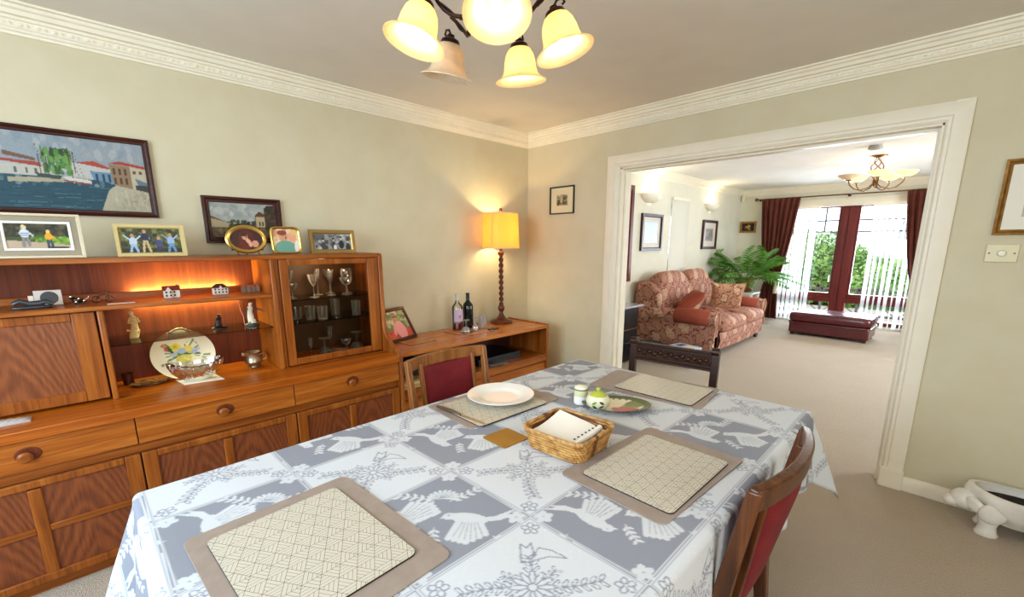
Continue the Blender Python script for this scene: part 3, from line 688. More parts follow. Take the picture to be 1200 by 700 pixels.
def stand_frame(name, label, y0, y1, zh, x0, lean, fw, fmat, fn, mountcol=None, shape='rect', th=.012, res=.0028, z=1.34, cat='photo frame', dz=0, turn=0):
    """photo frame leaning back on a strut; front faces +x"""
    w_ = y1 - y0; t_ = thing(name, label, cat, (x0, (y0 + y1) / 2, z), None)
    ux = Vector((0, 1, 0)); uy = Vector((-math.sin(R(lean)), 0, math.cos(R(lean)))); nr = Vector((math.cos(R(lean)), 0, math.sin(R(lean))))
    if turn:
        T = rotz(turn); ux = T @ ux; uy = T @ uy; nr = T @ nr
    o = Vector((x0, (y0 + y1) / 2, z + dz)) - ux * w_ / 2
    if shape == 'rect':
        obj('frame', frame_mb(o, ux, uy, nr, w_, zh, fw, th), fmat, t_, smooth=30)
        q = o + ux * fw * .9 + uy * fw * .9 + nr * .004; a = w_ - fw * 1.8; b = zh - fw * 1.8
        if mountcol:
            mw, mm = mountcol
            mb = MB().add([tuple(q + ux * i * a + uy * j * b) for i, j in ((0, 0), (1, 0), (1, 1), (0, 1))], [(0, 1, 2, 3)]); obj('mount', mb, mm, t_, smooth=0)
            obj('inner_rim', frame_mb(q + ux * (mw - .006) + uy * (mw - .006), ux, uy, nr, a - 2 * mw + .012, b - 2 * mw + .012, .009, .005), M_white if 'silver' in name else fmat, t_)
            q = q + ux * mw + uy * mw + nr * .001; a -= 2 * mw; b -= 2 * mw
        picture('photograph', tuple(q), ux, uy, a, b, fn, M_photo, t_, res)
    elif shape == 'round':                                          # rounded-corner gold frame
        pr = [(0, 0), (0, th * .7), (fw * .5, th), (fw, th * .6), (fw, 0)]; mb = MB(); N = 32; m = len(pr)
        for p, h in pr:
            for k in range(N):
                t2 = 2 * math.pi * k / N; c_, s_ = math.cos(t2), math.sin(t2); e = .34
                a = math.copysign(abs(c_) ** e, c_) * (w_ / 2 - p) + w_ / 2; b = math.copysign(abs(s_) ** e, s_) * (zh / 2 - p) + zh / 2
                mb.v.append(tuple(o + ux * a + uy * b + nr * h))
        for i in range(m):
            for k in range(N): mb.f.append((i * N + k, i * N + (k + 1) % N, ((i + 1) % m) * N + (k + 1) % N, ((i + 1) % m) * N + k))
        obj('frame', mb, fmat, t_)
        picture('photograph', tuple(o + ux * fw * .8 + uy * fw * .8 + nr * .003), ux, uy, w_ - 1.6 * fw, zh - 1.6 * fw, fn, M_photo, t_, res)
    else:                                                            # oval
        pr = [(0, 0), (0, th * .6), (fw * .35, th), (fw * .7, th * .8), (fw, th * .5), (fw, 0)]; mb = MB(); N = 40; m = len(pr)
        for p, h in pr:
            for k in range(N):
                t2 = 2 * math.pi * k / N
                mb.v.append(tuple(o + ux * (w_ / 2 + math.cos(t2) * (w_ / 2 - p)) + uy * (zh / 2 + math.sin(t2) * (zh / 2 - p)) + nr * h))
        for i in range(m):
            for k in range(N): mb.f.append((i * N + k, i * N + (k + 1) % N, ((i + 1) % m) * N + (k + 1) % N, ((i + 1) % m) * N + k))
        obj('frame', mb, fmat, t_)
        # the photograph as an oval disc of rings
        mb = MB(); rings = 26; cc = o + ux * w_ / 2 + uy * zh / 2 + nr * .003; UV = []
        for i in range(rings + 1):
            for k in range(N * 2):
                t2 = math.pi * k / N; rr = i / rings; a = math.cos(t2) * rr; b = math.sin(t2) * rr
                mb.v.append(tuple(cc + ux * a * (w_ / 2 - fw * .8) + uy * b * (zh / 2 - fw * .8))); UV.append(((a + 1) / 2 * w_ / zh, (b + 1) / 2))
        N2 = N * 2
        for i in range(rings):
            for k in range(N2): mb.f.append((i * N2 + k, i * N2 + (k + 1) % N2, (i + 1) * N2 + (k + 1) % N2, (i + 1) * N2 + k))
        UV = np.array(UV); cv = CV(UV[:, 0], UV[:, 1], (.1, .02, .02)); fn(cv, w_ / zh); obj('photograph', mb, M_photo, t_, cols=cv.c, smooth=0)
        for s in (-.25, .25): ft = MB().tube([tuple(o + ux * w_ * (.5 + s) + uy * .012 - nr * .004), tuple(Vector((x0, (y0 + y1) / 2, z + .003)) + ux * w_ * s + Vector((.012, 0, 0)))], .004, 6); obj('foot', ft, fmat, t_)
    # back board and strut
    e = .12 if shape != 'rect' else .02
    P = [o + ux * w_ * a + uy * zh * b for a, b in ((e, e), (1 - e, e), (1 - e, 1 - e), (e, 1 - e))]
    bk = MB().add([tuple(p - nr * c) for c in (0.0, .004) for p in P], [(0, 1, 2, 3), (7, 6, 5, 4), (0, 4, 5, 1), (1, 5, 6, 2), (2, 6, 7, 3), (3, 7, 4, 0)])
    top_ = o + ux * w_ / 2 + uy * zh * .65 - nr * .003; ft = Vector((o + ux * w_ / 2)[:]); ft = ft - Vector((nr.x, nr.y, 0)).normalized() * (.35 * zh * .9); ft.z = z + .003
    bk.bar(top_, ft, .025, .003, tuple(ux))
    obj('back_stand', bk, M_blackm, t_)
    return t_
def ph_boys(cv, A):
    cv.c[:] = C(64, 78, 40); cv.rect(0, .45, A, 1, C(48, 46, 34)); cv.blobs(0, .55, A, 1, 60, .1, [C(70, 66, 46), C(36, 40, 26), C(96, 88, 66)], 3, .6)
    cv.rect(A * .45, .2, A, .45, C(112, 148, 52)); cv.blobs(A * .4, .2, A, .5, 40, .06, [C(96, 140, 44), C(60, 96, 34), C(150, 180, 70)], 5, .7); cv.poly([(0, 0), (A, 0), (A, .16), (A * .3, .3), (0, .34)], C(178, 156, 130))
    def kid(x, y, s, shirt, leg, hair):
        cv.ell(x, y + .32 * s, .07 * s, .09 * s, hair); cv.ell(x, y + .08 * s, .13 * s, .17 * s, shirt); cv.line([(x - .05 * s, y - .1 * s), (x - .06 * s, y - .4 * s)], .09 * s, leg); cv.line([(x + .06 * s, y - .1 * s), (x + .08 * s, y - .38 * s)], .09 * s, leg)
        cv.line([(x + .08 * s, y + .15 * s), (x + .2 * s, y)], .05 * s, shirt)
    kid(A * .30, .52, 1, C(200, 204, 208), C(128, 122, 118), C(214, 190, 140)); kid(A * .66, .42, .8, C(226, 156, 36), C(56, 68, 84), C(222, 184, 120))
    for k in range(4): cv.line([(A * .30 - .11, .46 + k * .07), (A * .30 + .11, .46 + k * .07)], .018, C(50, 60, 90))
    cv.rect(A * .62, 0, A * .95, .08, C(30, 26, 20))
stand_frame('silver_photo_frame', 'large silver double-bordered frame with photo of two walking children, leftmost on the sideboard', -.235, .030, .186, -2.70, 12, .012, mat('silver_leaf', srgb(226, 214, 186), .28, .6), ph_boys, (.028, mat('grey_mirror_mount', srgb(168, 160, 140), .25, .7)))
def ph_group(cv, A):
    cv.c[:] = C(70, 76, 36); cv.blobs(0, .2, A, 1, 90, .09, [C(110, 116, 54), C(46, 56, 28), C(140, 132, 84), C(30, 34, 20)], 6, .8); cv.rect(0, 0, A, .18, C(36, 34, 28))
    for x, c1, c2, y in ((.2, (190, 202, 214), (150, 180, 210), .44), (.4, (28, 40, 72), (196, 170, 120), .60), (.62, (60, 70, 110), (40, 44, 66), .34), (.82, (150, 176, 206), (90, 140, 190), .48)):
        cv.ell(A * x, y + .26, .06, .08, C(186, 140, 106)); cv.ell(A * x, y, .12, .2, C(*c1)); cv.line([(A * x - .04, y - .12), (A * x - .1, .06)], .08, C(*c2)); cv.line([(A * x + .04, y - .12), (A * x + .12, .06)], .08, C(*c2)); cv.line([(A * x - .1, y + .1), (A * x - .26, y + .26)], .045, C(*c1)); cv.line([(A * x + .1, y + .1), (A * x + .24, y + .24)], .045, C(*c1))
stand_frame('cream_photo_frame', 'cream-gold frame with group photo of people with outstretched arms, second from left on the sideboard', .136, .402, .152, -2.78, 8, .019, mat('cream_gold', srgb(206, 188, 130), .35, .35), ph_group)
def ph_port(cv, A):
    cv.c[:] = C(56, 20, 20); cv.ell(A * .5, .5, .3, .42, C(104, 24, 22), 0, .5); cv.ell(A * .46, .62, .11, .14, C(206, 150, 122)); cv.ell(A * .44, .72, .12, .09, C(60, 22, 16)); cv.ell(A * .56, .36, .09, .2, C(214, 158, 132), 20); cv.ell(A * .74, .30, .13, .16, C(206, 142, 118)); cv.ell(A * .4, .22, .2, .2, C(96, 20, 20)); cv.ell(A * .43, .64, .02, .012, C(70, 30, 24)); cv.ell(A * .5, .64, .02, .012, C(70, 30, 24)); cv.ell(A * .47, .56, .03, .01, C(160, 60, 56))
stand_frame('oval_photo_frame', 'oval gold frame with dark red portrait photo on the sideboard', .580, .786, .158, -2.80, 8, .022, M_gold, ph_port, shape='oval', dz=.006)
def ph_warm(cv, A):
    cv.c[:] = C(214, 172, 126); cv.blobs(0, .4, A, 1, 30, .12, [C(232, 196, 150), C(196, 130, 90), C(236, 214, 176)], 4, .7); cv.ell(A * .42, .64, .17, .2, C(210, 150, 116)); cv.ell(A * .38, .82, .19, .11, C(136, 66, 46)); cv.ell(A * .74, .66, .17, .2, C(226, 160, 124)); cv.ell(A * .82, .84, .18, .1, C(222, 184, 120))
    cv.ell(A * .46, .14, .44, .36, C(104, 158, 140)); cv.ell(A * .95, .2, .16, .3, C(230, 226, 214)); cv.ell(A * .4, .68, .018, .012, C(60, 40, 34)); cv.ell(A * .5, .67, .018, .012, C(60, 40, 34))
stand_frame('rounded_photo_frame', 'round-cornered gold frame with photo of a person in a green jumper', .800, .965, .160, -2.78, 9, .013, M_gold, ph_warm, shape='round', res=.0024)
def ph_bw(cv, A):
    cv.c[:] = C(150, 150, 146); cv.blobs(0, 0, A, 1, 50, .12, [C(60, 60, 60), C(200, 200, 196), C(110, 110, 108), C(30, 30, 30)], 7, .7)
    for x, y, c1 in ((.25, .5, 70), (.52, .52, 60), (.72, .6, 40), (.9, .42, 50)): cv.ell(A * x, y - .28, .16, .26, C(c1, c1, c1)); cv.ell(A * x, y + .1, .07, .1, C(196, 194, 190)); cv.ell(A * x, y + .18, .08, .06, C(40, 40, 40))
    cv.rect(0, .6, A * .3, .95, C(50, 50, 50), .7); cv.ell(A * .55, .12, .1, .2, C(220, 220, 216))
def gilt_check():
    m = mat('gilt_lattice', srgb(150, 120, 62), .35, .6); t = NT(m); v = t.coord((220, 220, 220)); ch = t.n('ShaderNodeTexChecker'); t.l(v, ch.inputs[0]); ch.inputs['Scale'].default_value = 1
    ch.inputs[1].default_value = srgb(196, 164, 96); ch.inputs[2].default_value = srgb(120, 88, 44); t.l(ch.outputs[0], t.b.inputs['Base Color']); return m
stand_frame('lattice_photo_frame', 'antique gilt lattice frame with black and white group photo, rightmost on the sideboard', 1.035, 1.325, .148, -2.84, 7, .026, gilt_check(), ph_bw)
def ph_pink(cv, A):
    cv.c[:] = C(110, 124, 70); cv.blobs(0, .4, A, 1, 70, .08, [C(140, 150, 96), C(76, 96, 50), C(176, 170, 130), C(200, 180, 150)], 3, .8); cv.rect(0, 0, A, .32, C(196, 66, 44)); cv.blobs(0, 0, A * .6, .3, 20, .08, [C(220, 90, 60), C(160, 44, 30)], 5, .6)
    cv.ell(A * .62, .28, .24, .34, C(226, 148, 150)); cv.ell(A * .55, .76, .11, .15, C(176, 122, 92)); cv.ell(A * .55, .88, .12, .07, C(120, 106, 92)); cv.rect(A * .47, .76, A * .66, .80, C(50, 30, 30)); cv.line([(A * .45, .5), (A * .35, .2)], .12, C(222, 140, 142))
stand_frame('tilted_photo_frame', 'brown wooden photo frame of a person in pink on the low side unit', 1.475, 1.80, .262, -2.825, 30, .024, M_frame_dk, ph_pink, z=.690, turn=20, res=.0022)

# ================================================================ DINING TABLE AND CLOTH
TX0, TX1, TY0, TY1, TZ = -1.432, -.318, .03, 1.945, .752
T = thing('dining_table', 'long wooden dining table hidden beneath the white and grey damask cloth', 'table', ((TX0 + TX1) / 2, (TY0 + TY1) / 2, 0))
obj('tabletop', MB().box(TX0 + .012, TX1 - .012, TY0 + .012, TY1 - .012, TZ - .03, TZ - .001), M_mah, T, bevel=.004)
obj('apron', MB().box(TX0 + .1, TX1 - .1, TY0 + .1, TY0 + .12, .64, TZ - .03).box(TX0 + .1, TX1 - .1, TY1 - .12, TY1 - .1, .64, TZ - .03).box(TX0 + .1, TX0 + .12, TY0 + .12, TY1 - .12, .64, TZ - .03).box(TX1 - .12, TX1 - .1, TY0 + .12, TY1 - .12, .64, TZ - .03), M_mah, T)
for x in (TX0 + .11, TX1 - .11):
    for y in (TY0 + .11, TY1 - .11): obj('leg', MB().box(x - .03, x + .03, y - .03, y + .03, 0, .64), M_mah, T, bevel=.004)

# damask motifs drawn once on a 0..1 tile; "up" of each motif is the (-x, +y) corner of the tile
def tile_canvas(dark, N=260):
    U, V = np.meshgrid((np.arange(N) + .5) / N, (np.arange(N) + .5) / N)
    # rotate the tile 45 degrees: a runs to the (+x,+y) corner (right in the photo), b to the (-x,+y) corner (up)
    a = ((U - .5) + (V - .5)) / 1.4142; b = (-(U - .5) + (V - .5)) / 1.4142
    D = (.35,) * 3; Lc = (1.0,) * 3; X = (.0,) * 3          # scalar drawing: value = lightness
    cv = CV(a, b, (0.0,) * 3 if dark else (1.0,) * 3)
    return cv, U, V
def leafy(cv, x, y, ang, L, n, fg, size=.03, outline=False):
    c, s = math.cos(R(ang)), math.sin(R(ang))
    pts = [(x + c * L * t_ - s * .25 * L * t_ * t_, y + s * L * t_ + c * .25 * L * t_ * t_) for t_ in np.linspace(0, 1, 6)]
    cv.line(pts, .008, fg)
    for k in range(n):
        t_ = (k + .6) / n; px = x + c * L * t_ - s * .25 * L * t_ * t_; py = y + s * L * t_ + c * .25 * L * t_ * t_
        for sd in (-1, 1):
            an = ang + sd * 48 + 14; lx = px + math.cos(R(an)) * size * 1.1; ly = py + math.sin(R(an)) * size * 1.1
            if outline:
                cv.ell(lx, ly, size, size * .48, fg, an); cv.ell(lx, ly, size * .70, size * .26, (1, 1, 1), an)
            else: cv.ell(lx, ly, size, size * .45, fg, an)
def rosette(cv, x, y, r, fg, bgc, outline):
    for k in range(5):
        an = 72 * k + 20; cx = x + math.cos(R(an)) * r * .6; cy = y + math.sin(R(an)) * r * .6
        cv.ell(cx, cy, r * .5, r * .4, fg, an)
    if outline:
        for k in range(5):
            an = 72 * k + 20; cv.ell(x + math.cos(R(an)) * r * .6, y + math.sin(R(an)) * r * .6, r * .34, r * .24, bgc, an)
        cv.ell(x, y, r * .3, r * .3, fg); cv.ell(x, y, r * .16, r * .16, bgc)
def make_tiles():
    w1 = (.95,) * 3
    cv, U, V = tile_canvas(True)                      # two doves and sprays on the dark ground
    cv.U = cv.U / 1.22; cv.V = (cv.V + .02) / 1.22
    for sd in (-1, 1):
        f = lambda pts: [(sd * p[0], p[1]) for p in pts]
        dy = 0; U0_, V0_ = cv.U, cv.V
        if sd < 0:
            ca_, sa_ = math.cos(R(38)), math.sin(R(38)); uu, vv = cv.U + .17, cv.V + .02
            cv.U = uu * ca_ - vv * sa_ - .17; cv.V = -(uu * sa_ + vv * ca_) * 1.0
        cv.ell(sd * .20, .01 + dy, .125, .055, w1, sd * -14); cv.ell(sd * .075, .035 + dy, .042, .036, w1); cv.poly(f([(.045, .045 + dy), (.015, .01 + dy), (.06, .01 + dy)]), w1)
        cv.poly(f([(.28, .02), (.36, .03), (.46, .09), (.50, .11), (.44, .045), (.49, .05), (.43, .01), (.40, -.01), (.30, -.025)]), w1)
        for k in range(7):                            # wing feathers
            x0, y0 = .15 + k * .018, .03 - k * .004; x1, y1 = .10 + k * .036, -.235 + abs(k - 3) * .018 + k * .006
            cv.line(f([(x0, y0 + dy), (x1, y1 + dy)]), .040, w1)
        for k in range(6):
            x0, y0 = .165 + k * .018, -.03; x1, y1 = .125 + k * .035, -.20 + abs(k - 2.5) * .015
            cv.line(f([(x0, y0 + dy), (x1, y1 + dy)]), .006, (.25,) * 3)
        cv.ell(sd * .07, .045 + dy, .007, .007, (.1,) * 3); cv.U, cv.V = U0_, V0_
        leafy(cv, sd * .36, -.16, 90 - sd * 130 if sd > 0 else 200, .10, 3, w1, .022)
        leafy(cv, sd * .05, .20, 90 - sd * 62, .26, 5, w1, .026)
    for k in range(11):
        an = 90 + (k - 5) * 20; cv.line([(0, .24), (math.cos(R(an)) * .10, .24 + math.sin(R(an)) * .085)], .024, w1)
    for k in range(11):
        an = 100 + (k - 5) * 20; cv.line([(0, .24), (math.cos(R(an)) * .08, .24 + math.sin(R(an)) * .07)], .005, (.2,) * 3)
    leafy(cv, 0, -.08, -90, .16, 4, w1, .022)
    cv.U = cv.U * 1.22; cv.V = cv.V * 1.22 - .02
    for a_, b_ in ((.62, 0), (-.62, 0), (0, .62), (0, -.62)): rosette(cv, a_ * .97, b_ * .97, .07, w1, (0,) * 3, False)
    D = cv.c[..., 0].copy()
    cv, U, V = tile_canvas(False)                     # outlined daisy with four sprays on the pale ground
    dk = (.0,) * 3
    for ang in (0, 90, 180, 270):
        L = .38 if ang != 90 else .2
        leafy(cv, math.cos(R(ang)) * .09, math.sin(R(ang)) * .09, ang - 6, L * .9, 6 if L > .3 else 3, dk, .036, True)
    for ang in (35, 145, 215, 325): leafy(cv, math.cos(R(ang)) * .08, math.sin(R(ang)) * .08, ang, .13, 3, dk, .026, True)
    for pts in ([(-.07, .22), (-.075, .40), (-.03, .36), (0, .41), (.015, .32), (.0, .22)],): cv.line(pts + [pts[0]], .011, dk)
    cv.line([(.0, .25), (.05, .36), (.14, .33), (.24, .25), (.12, .27), (.03, .24)], .010, dk)
    for k in range(12):
        an = 30 * k; cx, cy = math.cos(R(an)) * .085, math.sin(R(an)) * .085
        cv.ell(cx, cy, .062, .024, dk, an); cv.ell(cx, cy, .052, .014, (1,) * 3, an)
    cv.ell(0, 0, .034, .034, dk); cv.ell(0, 0, .025, .025, (1,) * 3)
    for a_, b_ in ((.62, 0), (-.62, 0), (0, .62), (0, -.62)): rosette(cv, a_ * .92, b_ * .92, .066, dk, (1,) * 3, True)
    Lt = cv.c[..., 0].copy()
    return D, Lt
TD_, TLt_ = make_tiles()
def sample(img, u, v):
    N = img.shape[0]; x = np.clip(u * N - .5, 0, N - 1.001); y = np.clip(v * N - .5, 0, N - 1.001)
    i = x.astype(int); j = y.astype(int); fx = x - i; fy = y - j
    return (img[j, i] * (1 - fx) + img[j, i + 1] * fx) * (1 - fy) + (img[j + 1, i] * (1 - fx) + img[j + 1, i + 1] * fx) * fy
def make_cloth():
    OV = .30; res = .0031
    ss = np.arange(TX0 - OV, TX1 + OV + res, res); tt = np.arange(TY0 - OV, TY1 + OV + res, res)
    Sg, Tg = np.meshgrid(ss, tt)
    # pattern in cloth coordinates
    PX_, PY_, X0_, Y0_ = .307, .318, -1.247, .352
    gu = (Sg - X0_) / PX_; gv = (Tg - Y0_ - (Sg + 1.247) * .02) / PY_
    iu = np.floor(gu); iv = np.floor(gv); fu = gu - iu; fv = gv - iv
    dark = ((iu + iv) % 2) == 1
    d_ = sample(TD_, fu, fv); l_ = sample(TLt_, fu, fv)
    edge = np.minimum(np.minimum(fu, 1 - fu) * PX_, np.minimum(fv, 1 - fv) * PY_)
    ln = np.clip(1.25 - np.abs(edge - .0045) / .0026, 0, 1)
    val = np.where(dark, d_ * (1 - .0), l_)
    val = val * (1 - ln) + ln * np.where(dark, .85, .45)
    cd_ = np.array(srgb(140, 143, 153)[:3]); cl_ = np.array(srgb(208, 211, 214)[:3]); co_ = np.array(srgb(138, 141, 156)[:3])
    c = np.where(dark[..., None], cd_ + (cl_ - cd_) * val[..., None], co_ + (cl_ - co_) * val[..., None])
    # woven fleck
    fl = ((np.floor(Sg / .012) + np.floor(Tg / .016)) % 2 == 0) & ((Sg / .012) % 1 < .3) & ((Tg / .016) % 1 < .3)
    c = np.where(fl[..., None] & (val[..., None] > .8), np.minimum(c * 1.05, 1), c)
    # drape
    sx = np.clip(Sg, TX0, TX1); sy = np.clip(Tg, TY0, TY1)
    ds = Sg - sx; dt = Tg - sy; a = np.abs(ds); b = np.abs(dt)
    rho = np.hypot(a, b); phi = np.arctan2(b, a + 1e-9)
    nx = np.where(rho > 1e-6, ds / (rho + 1e-9), 0); ny = np.where(rho > 1e-6, dt / (rho + 1e-9), 0)
    r0 = .020; th = np.clip(rho / r0, 0, math.pi / 2)
    lean = R(3) + R(19) * np.sin(2 * phi) ** 2 * (rho > 0)
    rem = np.clip(rho - r0 * math.pi / 2, 0, None)
    per = np.where(b > a, Sg, Tg)                     # position along the edge
    rip = (.011 * np.sin(per * 17) + .007 * np.sin(per * 41 + 1)) * np.clip(rem / .25, 0, 1) * (np.minimum(a, b) < 1e-6)
    fold = .010 * np.cos(phi * 8) * np.clip(rem / .25, 0, 1) * (np.minimum(a, b) > 1e-6)
    out = r0 * np.sin(th) + rem * np.sin(lean) + rip + fold
    dn = r0 * (1 - np.cos(th)) + rem * np.cos(lean)
    X = sx + nx * out; Y = sy + ny * out; Z = TZ + .003 - dn
    Z = Z + .0007 * np.sin(Sg * 9 + Tg * 5) * (rho < 1e-6) + .0006 * np.sin(Tg * 21 - Sg * 7) * (rho < 1e-6) + .0004 * (rho < 1e-6)
    me = bpy.data.meshes.new('tablecloth'); n = X.size; P = np.stack([X, Y, Z], -1).reshape(-1, 3)
    cc = np.array([(TX0 + TX1) / 2, (TY0 + TY1) / 2, TZ]); P = P - cc
    ny_, nx_ = X.shape; idx = np.arange(n).reshape(ny_, nx_)
    F = np.stack([idx[:-1, :-1], idx[:-1, 1:], idx[1:, 1:], idx[1:, :-1]], -1).reshape(-1, 4); m = len(F)
    me.vertices.add(n); me.vertices.foreach_set('co', P.astype(np.float32).ravel())
    me.loops.add(m * 4); me.loops.foreach_set('vertex_index', F.astype(np.int32).ravel())
    me.polygons.add(m); me.polygons.foreach_set('loop_start', np.arange(0, m * 4, 4, dtype=np.int32)); me.polygons.foreach_set('use_smooth', np.ones(m, bool))
    me.update(calc_edges=True)
    at = me.color_attributes.new('Col', 'FLOAT_COLOR', 'POINT'); q = np.ones((n, 4), np.float32); q[:, :3] = c.reshape(-1, 3); at.data.foreach_set('color', q.ravel())
    M = paint_mat('damask_cloth', .62, .3); t = NT(M); t.bump(t.noise(t.coord(), 900, 2), .12, .0006); me.materials.append(M)
    o = bpy.data.objects.new('tablecloth', me); COL.objects.link(o); o.location = cc.tolist()
    return tag(o, 'white and grey damask cloth with doves and flowers draped over the dining table', 'tablecloth')
make_cloth()

# ---- place mats: four large soft mats, four hard patterned mats on them
CZt = TZ + .0045
M_matL = noisy('taupe_leatherette', srgb(158, 142, 130), srgb(150, 134, 122), 30, .42, .1, 500, .0004)
def geo_mat():
    m = mat('geometric_place_mat', srgb(204, 192, 168), .27); t = NT(m)
    tc = t.n('ShaderNodeTexCoord'); sp = t.n('ShaderNodeSeparateXYZ'); t.l(tc.outputs['Object'], sp.inputs[0]); x, y = sp.outputs['X'], sp.outputs['Y']
    S_ = .033
    def fam(an, sc, wd, off=0.):
        p = t.math('ADD', t.math('MULTIPLY', x, math.cos(R(an)) / sc), t.math('MULTIPLY', y, math.sin(R(an)) / sc))
        p = t.math('ADD', p, 50 + off); fr_ = t.math('FRACT', p)
        d = t.math('MINIMUM', fr_, t.math('SUBTRACT', 1, fr_)); return t.math('LESS_THAN', d, wd / sc), t.math('FLOOR', p), fr_
    a, fa, ra = fam(0, S_, .00042); b, fb, rb = fam(60, S_, .00042); c, fc, rc = fam(120, S_, .00042)
    main = t.math('MAXIMUM', a, t.math('MAXIMUM', b, c))
    a2 = fam(0, S_ / 4, .00036)[0]; b2 = fam(60, S_ / 4, .00036)[0]; c2 = fam(120, S_ / 4, .00036)[0]
    sel = t.math('MODULO', t.math('ADD', fa, t.math('ADD', fb, t.math('MULTIPLY', fc, 2))), 3)
    s0 = t.math('LESS_THAN', sel, .5); s2 = t.math('GREATER_THAN', sel, 1.5); s1 = t.math('SUBTRACT', 1, t.math('ADD', s0, s2))
    fine = t.math('ADD', t.math('MULTIPLY', a2, s0), t.math('ADD', t.math('MULTIPLY', b2, s1), t.math('MULTIPLY', c2, s2)))
    k = t.math('MAXIMUM', main, fine)
    t.l(t.mix(k, srgb(202, 194, 176), srgb(100, 84, 62)), t.b.inputs['Base Color'])
    return m
M_geo = geo_mat(); M_cork = mat('mat_edge_dark', srgb(44, 30, 24), .6)
def rrect(w_, h_, r, n=5):
    P = []
    for cx, cy, a0 in ((w_ / 2 - r, h_ / 2 - r, 0), (-w_ / 2 + r, h_ / 2 - r, 90), (-w_ / 2 + r, -h_ / 2 + r, 180), (w_ / 2 - r, -h_ / 2 + r, 270)):
        for k in range(n + 1): a = R(a0 + 90 * k / n); P.append((cx + math.cos(a) * r, cy + math.sin(a) * r))
    return P
def big_mat(x, y, w_, h_, rz, label):
    o = obj('table_mat', MB().prism(rrect(w_, h_, .022), 0, .003), M_matL, base=True, bevel=.0008)
    o.location = (x, y, CZt); o.rotation_euler.z = R(rz); return tag(o, label, 'place mat', 'large taupe mats on the table')
def small_mat(x, y, w_, h_, rz, label):
    t_ = thing('patterned_mat', label, 'place mat', (x, y, CZt + .003), 'hard patterned mats on the taupe mats', rz)
    obj('backing', MB().prism(rrect(w_, h_, .016), 0, .0035), M_cork, t_, local=True)
    obj('printed_face', MB().prism(rrect(w_ - .001, h_ - .001, .016), .0035, .0045), M_geo, t_, local=True)
    return t_
big_mat(-.883, .272, .475, .375, 3, 'large taupe mat nearest the camera at the near end of the table')
big_mat(-.535, 1.115, .325, .475, -3, 'large taupe mat on the right side of the table beside the chair with curved rail')
big_mat(-.888, 1.778, .50, .315, 7, 'large taupe mat at the far end of the table by the carved chair')
big_mat(-1.256, 1.135, .30, .465, -3, 'large taupe mat under the white plate')
small_mat(-.888, .264, .372, .292, 3, 'pale mat with gold triangle lines on the nearest taupe mat')
small_mat(-.523, 1.105, .272, .365, -1, 'beige patterned mat on the right taupe mat, in front of the basket')
small_mat(-.842, 1.784, .355, .262, 2, 'beige patterned mat on the far taupe mat, shining with reflected lamp light')
small_mat(-1.236, 1.110, .278, .356, -2, 'beige patterned mat under the white dinner plate')
PZ = CZt + .0076
single('dinner_plate', MB().lathe([(0, .003), (.055, .003), (.060, 0), (.066, 0), (.07, .005), (.10, .012), (.138, .0205), (.1405, .022), (.139, .0235), (.10, .0155), (.088, .0125), (.078, .007), (.06, .006), (0, .006)], (-1.262, 1.175, PZ), 64), M_white, 'round white dinner plate on the left patterned mat', 'plate')
cut = thing('table_knife', 'dark knife lying along the mat edge beside the white plate', 'knife', (-1.235, .945, PZ))
obj('blade', MB().prism([(-1.235, .934), (-1.10, .948), (-1.096, .953), (-1.12, .958), (-1.235, .950)], PZ, PZ + .0012), M_silver, cut)
obj('handle', MB().tube([(-1.365, .925, PZ + .005), (-1.33, .929, PZ + .006), (-1.27, .937, PZ + .005), (-1.235, .942, PZ + .003)], [.005, .007, .006, .003], 8), mat('brown_handle', srgb(96, 72, 52), .3, .4), cut)
co = single('coaster', MB().prism(rrect(.112, .112, .006), 0, .004), mat('gold_coaster', srgb(168, 128, 52), .32, .55), 'square gold-brown coaster leaning by the wicker basket', 'coaster', bevel=.001)
co['label'] = 'square gold-brown coaster on the cloth beside the wicker basket'; co.location = (-.983, .936, CZt); co.rotation_euler.z = R(-2)

# ---- wicker basket with napkins
BX, BY, BZ, BR = -.800, 1.043, CZt, 4
bk = thing('wicker_basket', 'square wicker basket holding white napkins on the table', 'basket', (BX, BY, BZ), None, BR)
M_wick = noisy('wicker', srgb(200, 154, 88), srgb(150, 98, 46), 45, .45, 0)
M_wickd = noisy('wicker_dark', srgb(110, 66, 34), srgb(84, 48, 26), 60, .5, .3, 300, .001)
mb = MB()
for k in range(7):
    z = .007 + k * .0093; ex = .198 + k * .0036; ey = .184 + k * .0036; P_ = rrect(ex, ey, .034, 8); pts = []; M2 = 132
    for i in range(M2):
        t_ = i / M2 * len(P_); a = int(t_) % len(P_); b_ = (a + 1) % len(P_); f = t_ - int(t_)
        x = P_[a][0] * (1 - f) + P_[b_][0] * f; y = P_[a][1] * (1 - f) + P_[b_][1] * f; q_ = 1 + .016 * math.sin(i * math.pi / 3 + k * math.pi)
        pts.append((x * q_, y * q_, z))
    mb.tube(pts, .0046, 6, closed=True)
obj('woven_side', mb, M_wick, bk, local=True, kind='stuff')
mb = MB(); rr = rrect(.226, .212, .034, 8); pts = []
for i in range(160):
    t_ = i / 160 * len(rr); a = int(t_) % len(rr); b_ = (a + 1) % len(rr); f = t_ - int(t_)
    x = rr[a][0] * (1 - f) + rr[b_][0] * f; y = rr[a][1] * (1 - f) + rr[b_][1] * f
    pts.append((x, y, .069 + .0008 * math.sin(i * 1.1)))
mb.tube(pts, [.0058 + .0012 * math.sin(i * .8) for i in range(160)], 8, closed=True); obj('rim', mb, M_wick, bk, local=True)
obj('base', MB().prism(rrect(.196, .182, .03), 0, .005), M_wickd, bk, local=True)
